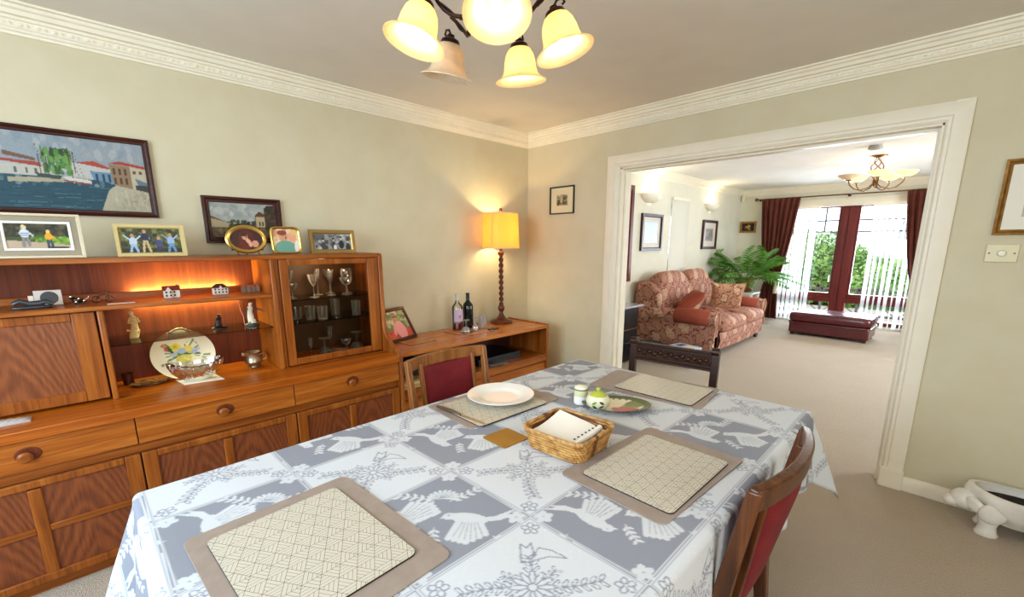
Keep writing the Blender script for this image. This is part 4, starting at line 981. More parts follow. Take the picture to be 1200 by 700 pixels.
lm = MB(); o1 = rrect(.190, .176, .03, 6); o2 = rrect(.214, .200, .03, 6); nn_ = len(o1)
lm.add([(x, y, .004) for x, y in o1] + [(x, y, .068) for x, y in o2], [(i, (i + 1) % nn_, nn_ + (i + 1) % nn_, nn_ + i) for i in range(nn_)])
obj('gap_shade', lm, M_wickd, bk, local=True)  # dark sheet added behind the strands to shade the gaps
for sx_ in (-1, 1):
    obj('binding', MB().obox((sx_ * .105, -.02 * sx_, .04), (.016, .018, .072), roty(sx_ * 14)), M_wickd, bk, local=True, bevel=.004)
nap = thing('napkin_stack', 'stack of white paper napkins with a row of dark marks, lying in the basket', 'napkins', (BX, BY, BZ + .006), None, BR)
for k in range(5):
    obj('napkin', MB().prism(rrect(.172, .160, .010), .002 + k * .008, .0085 + k * .008), mat('napkin_paper', srgb(240, 234, 222), .85) if k == 0 else bpy.data.materials['napkin_paper'], nap, local=True, bevel=.002)
def napf(u, v):
    x = -.094 + .178 * u; y = -.086 + .170 * v; z = .046 + .034 * (max(0, v - .25) ** 1.5) * (1 - u) ** .8 - .003 * u
    return (x, y, z)
obj('napkin', MB().grid(napf, 16, 16), bpy.data.materials['napkin_paper'], nap, local=True)
obj('folded_edge', MB().tube([(.072, -.080, .048), (.078, 0, .049), (.072, .074, .053)], [.010, .011, .010], 10), bpy.data.materials['napkin_paper'], nap, local=True)
mk = MB()
for k in range(7): mk.obox((.066, -.066 + k * .021, .0605), (.006, .009, .001), rotz(20))
obj('stitched_mark', mk, mat('dark_ink', srgb(50, 50, 70), .8), nap, local=True, kind='stuff')

# ---- dish, sugar bowl, salt pot
DX, DY = -.868, 1.437
def dishcol(V):
    c = np.ones((len(V), 3)) * np.array(C(226, 216, 186)); r = np.hypot(V[:, 0] / .135, V[:, 1] / .088); an = np.arctan2(V[:, 1] / .088, V[:, 0] / .135)
    rim = (r > .72 + .10 * np.abs(np.sin(an * 12))); c[rim] = C(92, 98, 66)
    red = ((V[:, 0] - .03) / .055) ** 2 + ((V[:, 1] + .03) / .035) ** 2 < 1; c[red & ~rim] = C(176, 84, 66)
    gr = ((V[:, 0] - .075) / .04) ** 2 + ((V[:, 1] - .02) / .03) ** 2 < 1; c[gr & ~rim] = C(128, 128, 78); return c
mb = MB().lathe([(0, .002), (.06, .002), (.075, .0), (.085, .004)] + [(.085 + .05 * k / 8, .004 + .016 * k / 8) for k in range(1, 9)] + [(.1365, .022), (.132, .0215)] + [(.132 - .05 * k / 10, .0215 - .014 * k / 10) for k in range(1, 11)] + [(.07, .0062), (.05, .006), (.02, .006), (0, .006)], (0, 0, 0), 96, None, 1, .65)
dsh = obj('serving_dish', mb, paint_mat('painted_dish', .15, .5), None, cols=dishcol(np.array(mb.v)), base=True)
dsh.location = (DX, DY, CZt); dsh.rotation_euler.z = R(41); tag(dsh, 'oval dish with green leafy rim and red fruit under the sugar bowl', 'dish')
def potcol(V, r0, cols):
    return cols
sg = thing('sugar_bowl', 'round cream pot with painted leaves and lime green lid', 'sugar bowl', (-.912, 1.374, CZt + .0065))
body = [(0, 0), (.028, 0), (.034, .004), (.044, .016), (.0475, .030), (.045, .043), (.038, .052), (.0365, .055), (.034, .055), (.035, .050), (0, .049)]
obj('bowl', MB().lathe(body, (-.912, 1.374, CZt + .0065), 40), mat('cream_glaze', srgb(226, 222, 190), .12), sg)
obj('lid', MB().lathe([(.034, .052), (.0345, .056), (.028, .062), (.014, .068), (.006, .069), (.0065, .073), (.0098, .078), (.009, .083), (0, .0855)], (-.912, 1.374, CZt + .0065), 36), mat('lime_glaze', srgb(178, 186, 66), .15), sg)
d0 = Vector((0, 0, 1.4)) - Vector((-.912, 1.374, CZt)); az = math.atan2(d0.y, d0.x)
for k, (da, z, colr, rot) in enumerate(((-.30, .034, (128, 156, 40), 35), (.32, .036, (70, 74, 52), -30), (-.28, .018, (70, 76, 50), -25), (.30, .020, (96, 84, 66), 25))):
    def lf(u, v, da=da, z=z, rot=rot):
        lu = (u - .5) * 2; wv = (v - .5) * 2 * (1 - lu * lu) * .42
        c_, s_ = math.cos(R(rot)), math.sin(R(rot)); x = (lu * c_ - wv * s_) * .0115; y = (lu * s_ + wv * c_) * .0115
        a_ = az + da + x / .046; zz = z + y; rr_ = np.interp(zz, [p[1] for p in body[:6]], [p[0] for p in body[:6]]) + .0006
        return (-.912 + math.cos(a_) * rr_, 1.374 + math.sin(a_) * rr_, CZt + .0065 + zz)
    obj('painted_leaf', MB().grid(lf, 8, 4), mat('leaf_glaze_%s' % 'abcd'[k], srgb(*colr), .2), sg)
sl = thing('salt_pot', 'white pot with cream top and dark banded pattern behind the sugar bowl', 'salt pot', (-1.003, 1.384, CZt))
cc = (-1.003, 1.384, CZt)
obj('pot', MB().lathe([(0, 0), (.027, 0), (.0295, .004), (.0285, .03), (.0285, .034)], cc, 32), M_white, sl)
obj('patterned_band', MB().lathe([(.0285, .034), (.0288, .036), (.0288, .064), (.028, .066)], cc, 32), mat('cream_band', srgb(208, 204, 160), .2), sl)
obj('rim_pattern', MB().lathe([(.0290, .060), (.0293, .061), (.0293, .064), (.029, .065)], cc, 32), mat('dark_band', srgb(84, 84, 60), .3), sl)
obj('top', MB().lathe([(.028, .066), (.027, .070), (.020, .0755), (0, .078)], cc, 32), mat('cream_top', srgb(232, 226, 200), .15), sl)

# ================================================================ CHAIRS
def teak_chair(name, label, loc, rz, wm, um):
    """faces local -y (towards the table); origin between the feet on the floor"""
    t_ = thing(name, label, 'chair', loc, None, rz)
    HW = .222
    for s in (-1, 1):
        # back post: sabre leg below, raked above
        P = [(s * .205, .265, 0), (s * .208, .215, .25), (s * .210, .195, .44), (s * .216, .225, .66), (s * HW, .262, .885)]
        mb = MB(); n0 = None
        ws = [.030, .034, .040, .036, .030]; hs = [.028, .032, .036, .030, .022]
        for (x, y, z), a, b in zip(P, hs, ws): mb.v += [(x - a / 2, y - b / 2, z), (x + a / 2, y - b / 2, z), (x + a / 2, y + b / 2, z), (x - a / 2, y + b / 2, z)]
        for i in range(4):
            for k in range(4): mb.f.append((i * 4 + k, i * 4 + (k + 1) % 4, i * 4 + 4 + (k + 1) % 4, i * 4 + 4 + k))
        mb.f += [(3, 2, 1, 0), (16, 17, 18, 19)]
        obj('rear_post', mb, wm, t_, local=True, bevel=.005, smooth=50)
        obj('leg', MB().bar((s * .20, -.205, .0), (s * .20, -.20, .43), .034, .034), wm, t_, local=True, bevel=.005)
        obj('side_rail', MB().box(s * .20 - .011, s * .20 + .011, -.19, .185, .37, .425), wm, t_, local=True, bevel=.003)
        # inner back stile beside the pad
        obj('back_stile', MB().bar((s * .145, .214, .46), (s * .152, .268, .86), .016, .022), wm, t_, local=True, bevel=.003)
    # curved top rail
    N = 16; mb = MB()
    for i in range(N + 1):
        q = i / N * 2 - 1; x = q * (HW + .006); y = .258 + .040 * (1 - q * q); 
        for dy, z in ((-.013, .835 - .0), (.011, .835), (.016, .888), (-.010, .892)): mb.v.append((x, y + dy, z + .004 * (1 - q * q)))
    for i in range(N):
        for k in range(4): mb.f.append((i * 4 + k, i * 4 + (k + 1) % 4, i * 4 + 4 + (k + 1) % 4, i * 4 + 4 + k))
    mb.f += [(3, 2, 1, 0), (N * 4, N * 4 + 1, N * 4 + 2, N * 4 + 3)]
    obj('top_rail', mb, wm, t_, local=True, bevel=.005, smooth=50)
    def pad(side):
        def fn(u, v):
            q = u * 2 - 1; x = q * .143; z = .47 + v * .375; yb = .216 + (z - .46) * .135 + .030 * (1 - q * q) * v
            bulge = .013 * (1 - q ** 8) * (1 - (2 * v - 1) ** 8)
            return (x, yb + (bulge if side > 0 else -bulge), z)
        return fn
    mb = MB().grid(pad(1), 16, 14, True).grid(pad(-1), 16, 14)
    obj('back_pad', mb, um, t_, local=True, smooth=60)
    obj('lower_rail', MB().box(-.20, .20, .195, .215, .445, .475), wm, t_, local=True, bevel=.003)
    obj('front_rail', MB().box(-.19, .19, -.205, -.185, .37, .425), wm, t_, local=True, bevel=.003)
    obj('seat', MB().cushion((0, -.01, .45), (.43, .42, .075), None, 8, puff=.35), um, t_, local=True, smooth=60)
    return t_
teak_chair('dining_chair', 'light teak dining chair with red padded back between table and sideboard', (-1.392, 1.193, 0), 90, M_chair, M_red)
teak_chair('dining_chair', 'teak chair in a shade-darkened tone, with curved top rail and red pad, right of the table', (-.488, 1.172, 0), -90, M_chair2, M_red)

# carved dark chair at the far end
K = thing('carved_chair', 'dark carved oak chair at the far end of the table', 'chair', (-1.035, 2.115, -.021), None, 6); K.scale.z = .972
for s in (-1, 1):
    x = s * .232
    obj('rear_post', MB().bar((x, .215, .022), (x, .19, .45), .036, .036).bar((x, .19, .45), (x, .215, .875), .038, .032), M_oak, K, local=True, bevel=.003)
    obj('finial', MB().tube([(x - .019, .208, .878), (x + .019, .208, .878)], .022, 14), M_oak, K, local=True, bevel=.002)
    cv_ = MB()
    for k in range(7):
        z = .60 + k * .038; cv_.obox((x, .188 + (z - .45) * .06, z), (.020, .006, .020), roty(45))
    obj('lozenge_carving', cv_, M_oak, K, local=True, kind='stuff')
    obj('leg', MB().lathe([(.018, .022), (.022, .03), (.014, .05), (.022, .10), (.016, .16), (.024, .24), (.016, .32), (.024, .36), (.024, .42)], (s * .20, -.20, 0), 14), M_oak, K, local=True)
    obj('side_rail', MB().box(s * .21 - .012, s * .21 + .012, -.2, .18, .37, .43), M_oak, K, local=True)
    obj('stretcher', MB().box(s * .21 - .01, s * .21 + .01, -.2, .2, .14, .17), M_oak, K, local=True)
def yb(z): return .19 + (z - .45) * .06
obj('top_rail', MB().box(-.215, .215, yb(.82) - .012, yb(.82) + .012, .762, .875), M_oak, K, local=True, bevel=.002)
for z in (.868, .850, .788, .770): obj('rail_moulding', MB().tube([(-.215, yb(z) - .014, z), (.215, yb(z) - .014, z)], .0055, 8), M_oak, K, local=True)
cv_ = MB()
for k in range(13):
    x = -.19 + k * .0315; cv_.sphere((x, yb(.82) - .012, .82 + .005 * (-1) ** k), .0145, 10, 8, (1.0, .9, 1)).sphere((x + .0155, yb(.82) - .012, .82 - .010 * (-1) ** k), .008, 8, 6)
obj('carved_scroll', cv_, M_oak, K, local=True, kind='stuff')
obj('lower_back_rail', MB().box(-.215, .215, yb(.52) - .01, yb(.52) + .01, .49, .545), M_oak, K, local=True)
obj('seat', MB().box(-.235, .235, -.225, .185, .43, .455), M_oak, K, local=True, bevel=.006)
obj('front_rail', MB().box(-.2, .2, -.21, -.19, .36, .43), M_oak, K, local=True)

# ================================================================ FIVE-ARM CEILING LIGHT
CX, CY = -1.165, 1.045
M_shade_on = sheer('lit_alabaster_shade', srgb(250, 216, 150), .0, .62)
def lit_shade(name, col, ecol, e, trans=.6, marble=True):
    m = bpy.data.materials.new(name); m.use_nodes = True; t = m.node_tree; t.nodes.clear(); T_ = NT(m)
    o = t.nodes.new('ShaderNodeOutputMaterial'); mx = t.nodes.new('ShaderNodeMixShader'); mx.inputs[0].default_value = trans
    tl = t.nodes.new('ShaderNodeBsdfTranslucent'); pb = t.nodes.new('ShaderNodeBsdfPrincipled'); ad = t.nodes.new('ShaderNodeAddShader'); em = t.nodes.new('ShaderNodeEmission')
    v = T_.coord(); f = T_.noise(v, 9, 3, .5, 1.5); cr = T_.ramp(f, [(.35, col), (.7, tuple(min(1, c * (1.25 if marble else 1)) for c in col[:3]) + (1,))])
    t.links.new(cr, tl.inputs[0]); t.links.new(cr, pb.inputs['Base Color']); pb.inputs['Roughness'].default_value = .3
    em.inputs[0].default_value = ecol; em.inputs[1].default_value = e
    t.links.new(pb.outputs[0], mx.inputs[1]); t.links.new(tl.outputs[0], mx.inputs[2]); t.links.new(mx.outputs[0], ad.inputs[0]); t.links.new(em.outputs[0], ad.inputs[1]); t.links.new(ad.outputs[0], o.inputs[0])
    return m
M_sh_on = lit_shade('alabaster_shade_lit', srgb(244, 214, 168), (1, .66, .34, 1), .05)
M_sh_off = lit_shade('alabaster_shade_unlit', srgb(232, 214, 184), (0, 0, 0, 1), 0, .35)
M_bulb = emit('bulb_glow', (1, .86, .58, 1), 14)
CL = thing('ceiling_light', 'bronze five-arm ceiling light with bell glass shades above the dining table', 'ceiling light', (CX, CY, 2.4))
obj('ceiling_rose', MB().lathe([(0, 2.40), (.065, 2.40), (.065, 2.392), (.055, 2.378), (.03, 2.368), (.012, 2.362), (0, 2.362)], (CX, CY, 0)), M_bronze, CL)
obj('stem', MB().lathe([(.008, 2.365), (.008, 2.27), (.016, 2.25), (.03, 2.21), (.034, 2.17), (.022, 2.13), (.012, 2.11), (.016, 2.095), (.008, 2.08), (0, 2.075)], (CX, CY, -.02), 20), M_bronze, CL)
angs = [-109, -37, 35, 107, 179]
for i, a in enumerate(angs):
    d = Vector((math.cos(R(a)), math.sin(R(a)), 0)); sd = Vector((-d.y, d.x, 0)); c = Vector((CX, CY, 0))
    lean = {0: 17, 1: 24, 2: 17, 3: 8, 4: 13}[i]
    pts = []
    for k in range(13):
        t_ = k / 12; r_ = .02 + t_ * .185; z = 2.137 - .055 * math.sin(t_ * math.pi * 1.15) + .02 * t_
        pts.append(c + d * r_ + sd * (.022 * math.sin(t_ * 2 * math.pi)) + Vector((0, 0, z)))
    arm = obj('arm', MB().tube(pts, .0062, 8), M_bronze, CL)
    pts2 = [p + sd * (.010 * math.sin(k * .9)) + Vector((0, 0, .010 * math.cos(k * .9))) for k, p in enumerate(pts)]
    obj('twisted_vine', MB().tube(pts2, .0032, 6), M_bronze, arm)
    top = c + d * .207 + Vector((0, 0, 2.122))
    ax = rotz(a) @ roty(-lean)                                   # local z axis tipped so the rim swings outward
    def P(r_, z, ax=ax, top=top): return (r_, z)
    cap = MB().lathe([(0, .004), (.012, .004), (.014, -.004), (.030, -.012), (.034, -.022), (.031, -.026), (0, -.026)], top, 24, ax)
    obj('shade_cap', cap, M_bronze, CL)
    obj('curl', MB().tube([top + Vector((0, 0, .004)) + d * .0 , top + Vector((0, 0, .022)) + d * .01, top + Vector((0, 0, .026)) + d * .026, top + Vector((0, 0, .014)) + d * .034, top + Vector((0, 0, .008)) + d * .026], .004, 7), M_bronze, CL)
    pr = [(.030, -.022), (.040, -.030), (.050, -.046), (.056, -.068), (.059, -.092), (.064, -.108), (.074, -.120), (.088, -.128), (.094, -.131)]
    pr2 = pr + [(.0935, -.1335)] + [(r_ - .003, z - .001) for r_, z in pr[:-1][::-1]]
    obj('glass_shade', MB().lathe(pr2, top, 40, ax), M_sh_off if i == 4 else M_sh_on, CL, smooth=60, label='unlit bell shade' if i == 4 else None)
    blb = MB().lathe([(.009, -.03), (.010, -.045), (.017, -.060), (.020, -.074), (.017, -.088), (.009, -.096), (0, -.099)], top, 16, ax)
    obj('bulb', blb, mat('unlit_bulb', srgb(230, 225, 215), .2) if i == 4 else M_bulb, CL)
    if i != 4:
        q = top + ax @ Vector((0, 0, -.112)); point('dining_bulb_light', tuple(q), 1.1, (1, .84, .64), .02)

# ================================================================ TABLE LAMP on the low unit
LX, LY, LZ = -2.868, 2.685, .690
LP = thing('table_lamp', 'tall barley-twist wooden lamp with glowing drum shade on the low unit', 'lamp', (LX, LY, LZ))
obj('base', MB().lathe([(0, 0), (.100, 0), (.104, .008), (.100, .016), (.085, .020), (.078, .028), (.05, .034), (.036, .05), (.022, .075), (.016, .095), (.016, .10), (.028, .115), (.032, .135), (.028, .152), (.018, .165), (.014, .17)], (LX, LY, LZ), 36), M_mah, LP)
mb = MB(); NS = 90; nk = 18
for i in range(NS + 1):
    z = .168 + .445 * i / NS
    for k in range(nk):
        th = 2 * math.pi * k / nk; r_ = .0165 + .0062 * math.cos(2 * (th - z * 62)); mb.v.append((LX + math.cos(th) * r_, LY + math.sin(th) * r_, LZ + z))
for i in range(NS):
    for k in range(nk): mb.f.append((i * nk + k, i * nk + (k + 1) % nk, (i + 1) * nk + (k + 1) % nk, (i + 1) * nk + k))
obj('twisted_stem', mb, M_mah, LP, smooth=70)
obj('collar', MB().lathe([(.014, .61), (.026, .616), (.030, .628), (.026, .640), (.014, .646), (.012, .67), (0, .672)], (LX, LY, LZ), 24), M_mah, LP)
M_drum = lit_shade('drum_shade_lit', srgb(244, 206, 128), (1, .56, .12, 1), .06, .8, False)
obj('lamp_shade', MB().olathe([(.163, .672), (.152, .972), (.1505, .972), (.1615, .672)], (LX, LY, LZ), 56), M_drum, LP, smooth=60)
for z, r_ in ((.674, .1633), (.970, .1524)): obj('shade_trim', MB().olathe([(r_ + .0006, z - .004), (r_ + .0006, z + .004), (r_ - .001, z + .004), (r_ - .001, z - .004)], (LX, LY, LZ), 56), M_cream, LP)
ca = R(-72); obj('shade_seam', MB().bar((LX + math.cos(ca) * .1635, LY + math.sin(ca) * .1635, LZ + .672), (LX + math.cos(ca) * .1525, LY + math.sin(ca) * .1525, LZ + .972), .003, .010), M_cream, LP)
obj('finial', MB().lathe([(.004, .96), (.005, .985), (.011, .990), (.016, 1.0), (.014, 1.012), (.006, 1.02), (0, 1.021)], (LX, LY, LZ), 20).tube([(LX - .138, LY, LZ + .966), (LX + .138, LY, LZ + .966)], .0016, 6).tube([(LX, LY - .138, LZ + .966), (LX, LY + .138, LZ + .966)], .0016, 6), M_mah, LP)
obj('bulb', MB().sphere((LX, LY, LZ + .80), .028, 16, 12).tube([(LX, LY, LZ + .67), (LX, LY, LZ + .79)], .012, 10), M_bulb, LP)
point('lamp_bulb_light', (LX, LY, LZ + .86), 7, (1, .74, .38), .02)
point('lamp_bulb_light', (LX, LY, LZ + .745), 7, (1, .74, .38), .02)
single('power_cable', MB().tube([(-2.7, 2.93, .02), (-2.62, 2.99, .006), (-2.50, 3.02, .006), (-2.38, 3.08, .006), (-2.28, 3.16, .006)], .0045, 8), M_black, 'black cable trailing on the carpet beyond the low unit', 'cable')

# ---- bottles, glasses and mats on the low unit
def glass_mat(o, label):
    t_ = single('cork_mat', MB().prism(rrect(o[2], o[3], .004), 0, .003), wood('cork_mat_face' + str(rnd.random())[2:5], srgb(170, 104, 44), srgb(188, 120, 56), srgb(200, 136, 70), 'y', .3), label, 'place mat')
    t_.location = (o[0], o[1], .690); t_.rotation_euler.z = R(o[4]); 
    e = obj('dark_edge', MB().prism(rrect(o[2] + .003, o[3] + .003, .004), -.0003, .0022), M_cork, t_, local=True); return t_
glass_mat((-2.725, 1.70, .155, .235, 4), 'wooden-topped mat lying in front of the tilted photo frame')
glass_mat((-2.785, 2.155, .19, .20, 3), 'wooden-topped mat under the wine bottles')
glass_mat((-2.675, 2.235, .13, .26, 3), 'wooden-topped mat under the upturned glasses, nearer the front edge')
def bottle(name, label, x, y, s, gm, wine, labm, capm, z=.693):
    t_ = thing(name, label, 'bottle', (x, y, z))
    pr = [(0, .002), (.030, 0), (.0365, .004), (.0375, .012), (.0375, .185), (.034, .205), (.020, .228), (.0145, .245), (.0135, .285), (.0155, .290), (.0155, .296), (.0135, .298)]
    pr = [(a * s * (1.18 if b < .22 else 1), b * s) for a, b in pr]
    obj('bottle_glass', MB().lathe(pr, (x, y, z), 32), gm, t_)
    if wine: obj('wine', MB().lathe([(0, .003 * s), (.041 * s, .004 * s), (.041 * s, .062 * s), (0, .062 * s)], (x, y, z), 28), wine, t_)
    obj('capsule', MB().lathe([(.0152 * s, .250 * s), (.0150 * s, .29 * s), (.0168 * s, .291 * s), (.0168 * s, .302 * s), (0, .302 * s)], (x, y, z), 20), capm, t_)
    if labm:
        a0 = math.atan2(0 - y, 0 - x); mb = MB().grid(lambda u, v: (x + math.cos(a0 + (u - .5) * 2.0 + .3) * .0448 * s, y + math.sin(a0 + (u - .5) * 2.0 + .3) * .0448 * s, z + (.075 + v * .10) * s), 14, 2)
        obj('label', mb, labm, t_)
        mb = MB()
        for (b0, w_) in ((.118, .5), (.106, .3)): mb.grid(lambda u, v: (x + math.cos(a0 + (u - .5) * w_ + .45) * .0453 * s, y + math.sin(a0 + (u - .5) * w_ + .45) * .0453 * s, z + (b0 + v * .006) * s), 6, 1)
        obj('label_print', mb, M_black, t_, kind='stuff')
    return t_
bottle('wine_bottle', 'clear bottle with pink label and a little red wine left', -2.862, 2.178, 1.0, glassy('bottle_glass_clear', (.92, .93, .86, 1), .06), mat('rose_wine', srgb(120, 24, 30), .1), mat('pink_label', srgb(196, 168, 190), .6), mat('silver_cap', srgb(196, 196, 186), .3, .5))
bottle('wine_bottle', 'black glass wine bottle behind the upturned glasses', -2.880, 2.305, .99, mat('black_glass', srgb(10, 12, 10), .06), None, None, mat('black_capsule', srgb(14, 12, 14), .3))
def stem_glass(name, label, loc, s, flip=False, style=0, group=None, gm=None):
    t_ = thing(name, label, 'glass', loc, group)
    bowls = {0: [(.004, .075), (.020, .082), (.032, .100), (.036, .125), (.033, .150), (.030, .158)], 1: [(.004, .085), (.014, .092), (.028, .125), (.036, .165), (.037, .170)], 2: [(.004, .06), (.022, .066), (.036, .085), (.040, .105), (.039, .112)], 3: [(.004, .10), (.010, .104), (.018, .13), (.021, .17), (.020, .19)]}
    b = bowls[style]; H = b[-1][1]
    foot = [(0, .0), (.033, 0), (.033, .002), (.012, .005), (.0045, .012), (.0035, .03), (.0035, b[0][1] - .01), (.005, b[0][1])]
    bow = b + [(b[-1][0] - .0012, b[-1][1])] + [(max(r_ - .0014, 0), z + .002) for r_, z in b[::-1][1:]]
    bow[-1] = (0, b[0][1] + .004)
    f = (lambda pr: [(r_ * s, (H - z) * s) for r_, z in pr][::-1]) if flip else (lambda pr: [(r_ * s, z * s) for r_, z in pr])
    obj('stem', MB().lathe(f(foot), loc, 20), gm or M_crystal, t_)
    obj('bowl', MB().lathe(f(bow), loc, 24), gm or M_crystal, t_)
    return t_
def tumbler(name, label, loc, r_, h, group=None, flip=False, gm=None):
    pr = [(0, .004), (r_ * .86, 0), (r_ * .88, .002), (r_, h), (r_ - .0015, h), (r_ * .82, .008), (0, .008)]
    if flip: pr = [(a, h - z) for a, z in pr][::-1]
    return single(name, MB().lathe(pr, loc, 24), gm or M_crystal, label, 'glass', group)
stem_glass('wine_glass', 'upturned wine glass on the front mat in front of the bottles', (-2.725, 2.155, .693), .92, True, 2)
stem_glass('wine_glass', 'upturned wine glass before the black bottle, just left of the small jar', (-2.715, 2.245, .693), .72, True, 0)
tumbler('glass_jar', 'squat clear glass jar right of the upturned glasses', (-2.760, 2.365, .693), .034, .112)
single('phone', MB().prism(rrect(.045, .10, .008), 0, .009), M_black, 'small black phone lying on the low unit in front of the lamp', 'phone').location = (-2.665, 2.40, .693)
# inside the low unit
single('disc_player', MB().box(-2.95, -2.60, 2.18, 2.66, .42, .475), M_black, 'black disc player box inside the low unit', 'disc player', bevel=.004)
rm = thing('remote_control', 'grey remote control on the low unit shelf by the black player', 'remote', (-2.53, 2.33, .42))
obj('body', MB().obox((-2.53, 2.33, .428), (.04, .17, .016), rotz(-12)), mat('grey_remote', srgb(84, 82, 80), .35), rm, bevel=.003)
kb = MB()
for i in range(3):
    for j in range(6): kb.obox(Vector((-2.53, 2.33, .437)) + rotz(-12) @ Vector(((i - 1) * .011, (j - 2.5) * .022, 0)), (.006, .010, .003), rotz(-12))
obj('key', kb, M_silver, rm, kind='stuff')
for i, (y, x) in enumerate(((1.98, -2.57), (2.06, -2.60))):
    single('glass_bowl', MB().lathe([(0, .004), (.025, 0), (.03, .004), (.052, .045), (.056, .085), (.0535, .085), (.05, .045), (.028, .008), (0, .008)], (x, y, .42), 28), mat('smoked_silver', srgb(150, 146, 140), .12, .9) if i == 0 else M_crystal, ['shiny silver bowl inside the low unit behind the red chair back', 'cut glass bowl inside the low unit beside the shiny silver bowl'][i], 'bowl')
for k in range(4):
    single('magazine', MB().obox((-2.62, 1.53, .428 + k * .0145), (.22, .19, .012), rotz(rnd.uniform(-4, 4))), mat('magazine_cover_%s' % 'abcd'[k], srgb(*[(214, 180, 110), (196, 160, 96), (222, 200, 150), (180, 140, 80)][k]), .5), ['yellowish magazine lowest of the stack in the low unit', 'ochre magazine second from the bottom in the low unit', 'pale magazine second from the top in the low unit', 'brown magazine topmost of the stack in the low unit'][k], 'magazine', 'magazines in the low unit')
single('black_radio', MB().box(-2.80, -2.58, 1.46, 1.66, .486, .585), M_black, 'small black box lying on the magazines in the low unit', 'radio', bevel=.006)

# ================================================================ ON THE SIDEBOARD SHELVES
WTZ = .7055
fp = thing('flower_plate', 'large round white plate with painted flowers standing behind the crystal bowl', 'plate', (-2.78, .33, WTZ))
PL = roty(-72) ; pc = Vector((-2.816, .326, WTZ + .119))
def platecol(V):
    cv = CV(V[:, 0] / .146, (V[:, 1] - .018) / .146, C(236, 224, 204)); q = random.Random(4)   # local x = screen right? y = up
    G = [C(96, 130, 60), C(70, 104, 58), C(120, 150, 84)]
    for an in (150, 165, 178, 195, 205, 20, 35, 60, 75, 110, 130, 0, -20, -10): L_ = q.uniform(.5, .85); cv.line([(0, -.1), (math.cos(R(an)) * L_ * .6, -.1 + math.sin(R(an)) * L_ * .5), (math.cos(R(an)) * L_, -.1 + math.sin(R(an)) * L_ * .9 - .05)], .035, q.choice(G))
    cv.ell(-.20, .22, .17, .17, C(228, 208, 96)); cv.ell(-.22, .23, .08, .08, C(206, 170, 60)); cv.ell(.18, .10, .16, .14, C(232, 206, 110)); cv.ell(0, -.28, .26, .16, C(214, 200, 100)); cv.blobs(-.25, -.42, .3, -.15, 22, .045, [C(200, 180, 60), C(226, 214, 128), C(236, 226, 160)], 2, .9)
    cv.ell(-.5, .2, .08, .10, C(204, 92, 84)); cv.ell(-.58, .34, .06, .07, C(214, 120, 96)); cv.ell(-.04, .04, .14, .12, C(178, 188, 210)); cv.ell(.36, -.04, .10, .09, C(170, 182, 214)); cv.ell(.5, .05, .08, .06, C(190, 190, 220)); cv.ell(-.3, -.04, .11, .12, C(190, 190, 206)); cv.ell(-.38, .12, .06, .16, C(60, 96, 56), 20)
    for k in range(9): cv.ell(.2 + k * .06, .38 - (k % 3) * .05, .02, .012, C(120, 136, 150))
    return cv.c
mb = MB(); Nn = 72; rings = 30
for i in range(rings + 1):
    r_ = .148 * i / rings
    h = .012 * max(0, (r_ / .148 - .62)) / .38
    for k in range(Nn): th = 2 * math.pi * k / Nn; mb.v.append((math.cos(th) * r_, math.sin(th) * r_, h))
for i in range(rings):
    for k in range(Nn): mb.f.append((i * Nn + k, i * Nn + (k + 1) % Nn, (i + 1) * Nn + (k + 1) % Nn, (i + 1) * Nn + k))
cols = platecol(np.array(mb.v)); b0 = len(mb.v)
for r_, h in ((.150, .014), (.149, .010), (.10, -.004), (.0, -.004)):
    for k in range(Nn): th = 2 * math.pi * k / Nn; mb.v.append((math.cos(th) * r_, math.sin(th) * r_, h))
for i in range(4):
    a = rings * Nn if i == 0 else b0 + (i - 1) * Nn; b_ = b0 + i * Nn
    for k in range(Nn): mb.f.append((a + k, a + (k + 1) % Nn, b_ + (k + 1) % Nn, b_ + k))
cols = np.vstack([cols, np.ones((4 * Nn, 3)) * np.array(C(232, 222, 204))])
# local x -> +y world (screen right), local y -> up and back, local z -> towards the room
ln_ = R(30); MX = Matrix(((0, -math.sin(ln_), math.cos(ln_)), (1, 0, 0), (0, math.cos(ln_), math.sin(ln_))))
MX = MX * .92; cols = cols * .0 + cols; mb.xf(MX, pc); obj('plate', mb, paint_mat('painted_china', .12, .5), fp, cols=cols, smooth=50)
obj('cake_handle', MB().tube([tuple(pc + MX @ Vector((.052 * math.cos(R(a)), .112 + .036 * math.sin(R(a)), .012 + .020 * math.sin(R(a))))) for a in range(0, 181, 15)], .0065, 8), M_silver, fp, label='silver handle arching above the plate')
obj('plate_stand', MB().tube([(-2.745, .29, WTZ + .004), (-2.80, .30, WTZ + .004), (-2.88, .31, WTZ + .004), (-2.895, .315, WTZ + .12)], .003, 6).tube([(-2.745, .38, WTZ + .004), (-2.80, .37, WTZ + .004), (-2.88, .36, WTZ + .004), (-2.895, .355, WTZ + .12)], .003, 6), M_blackm, fp, kind='stuff')
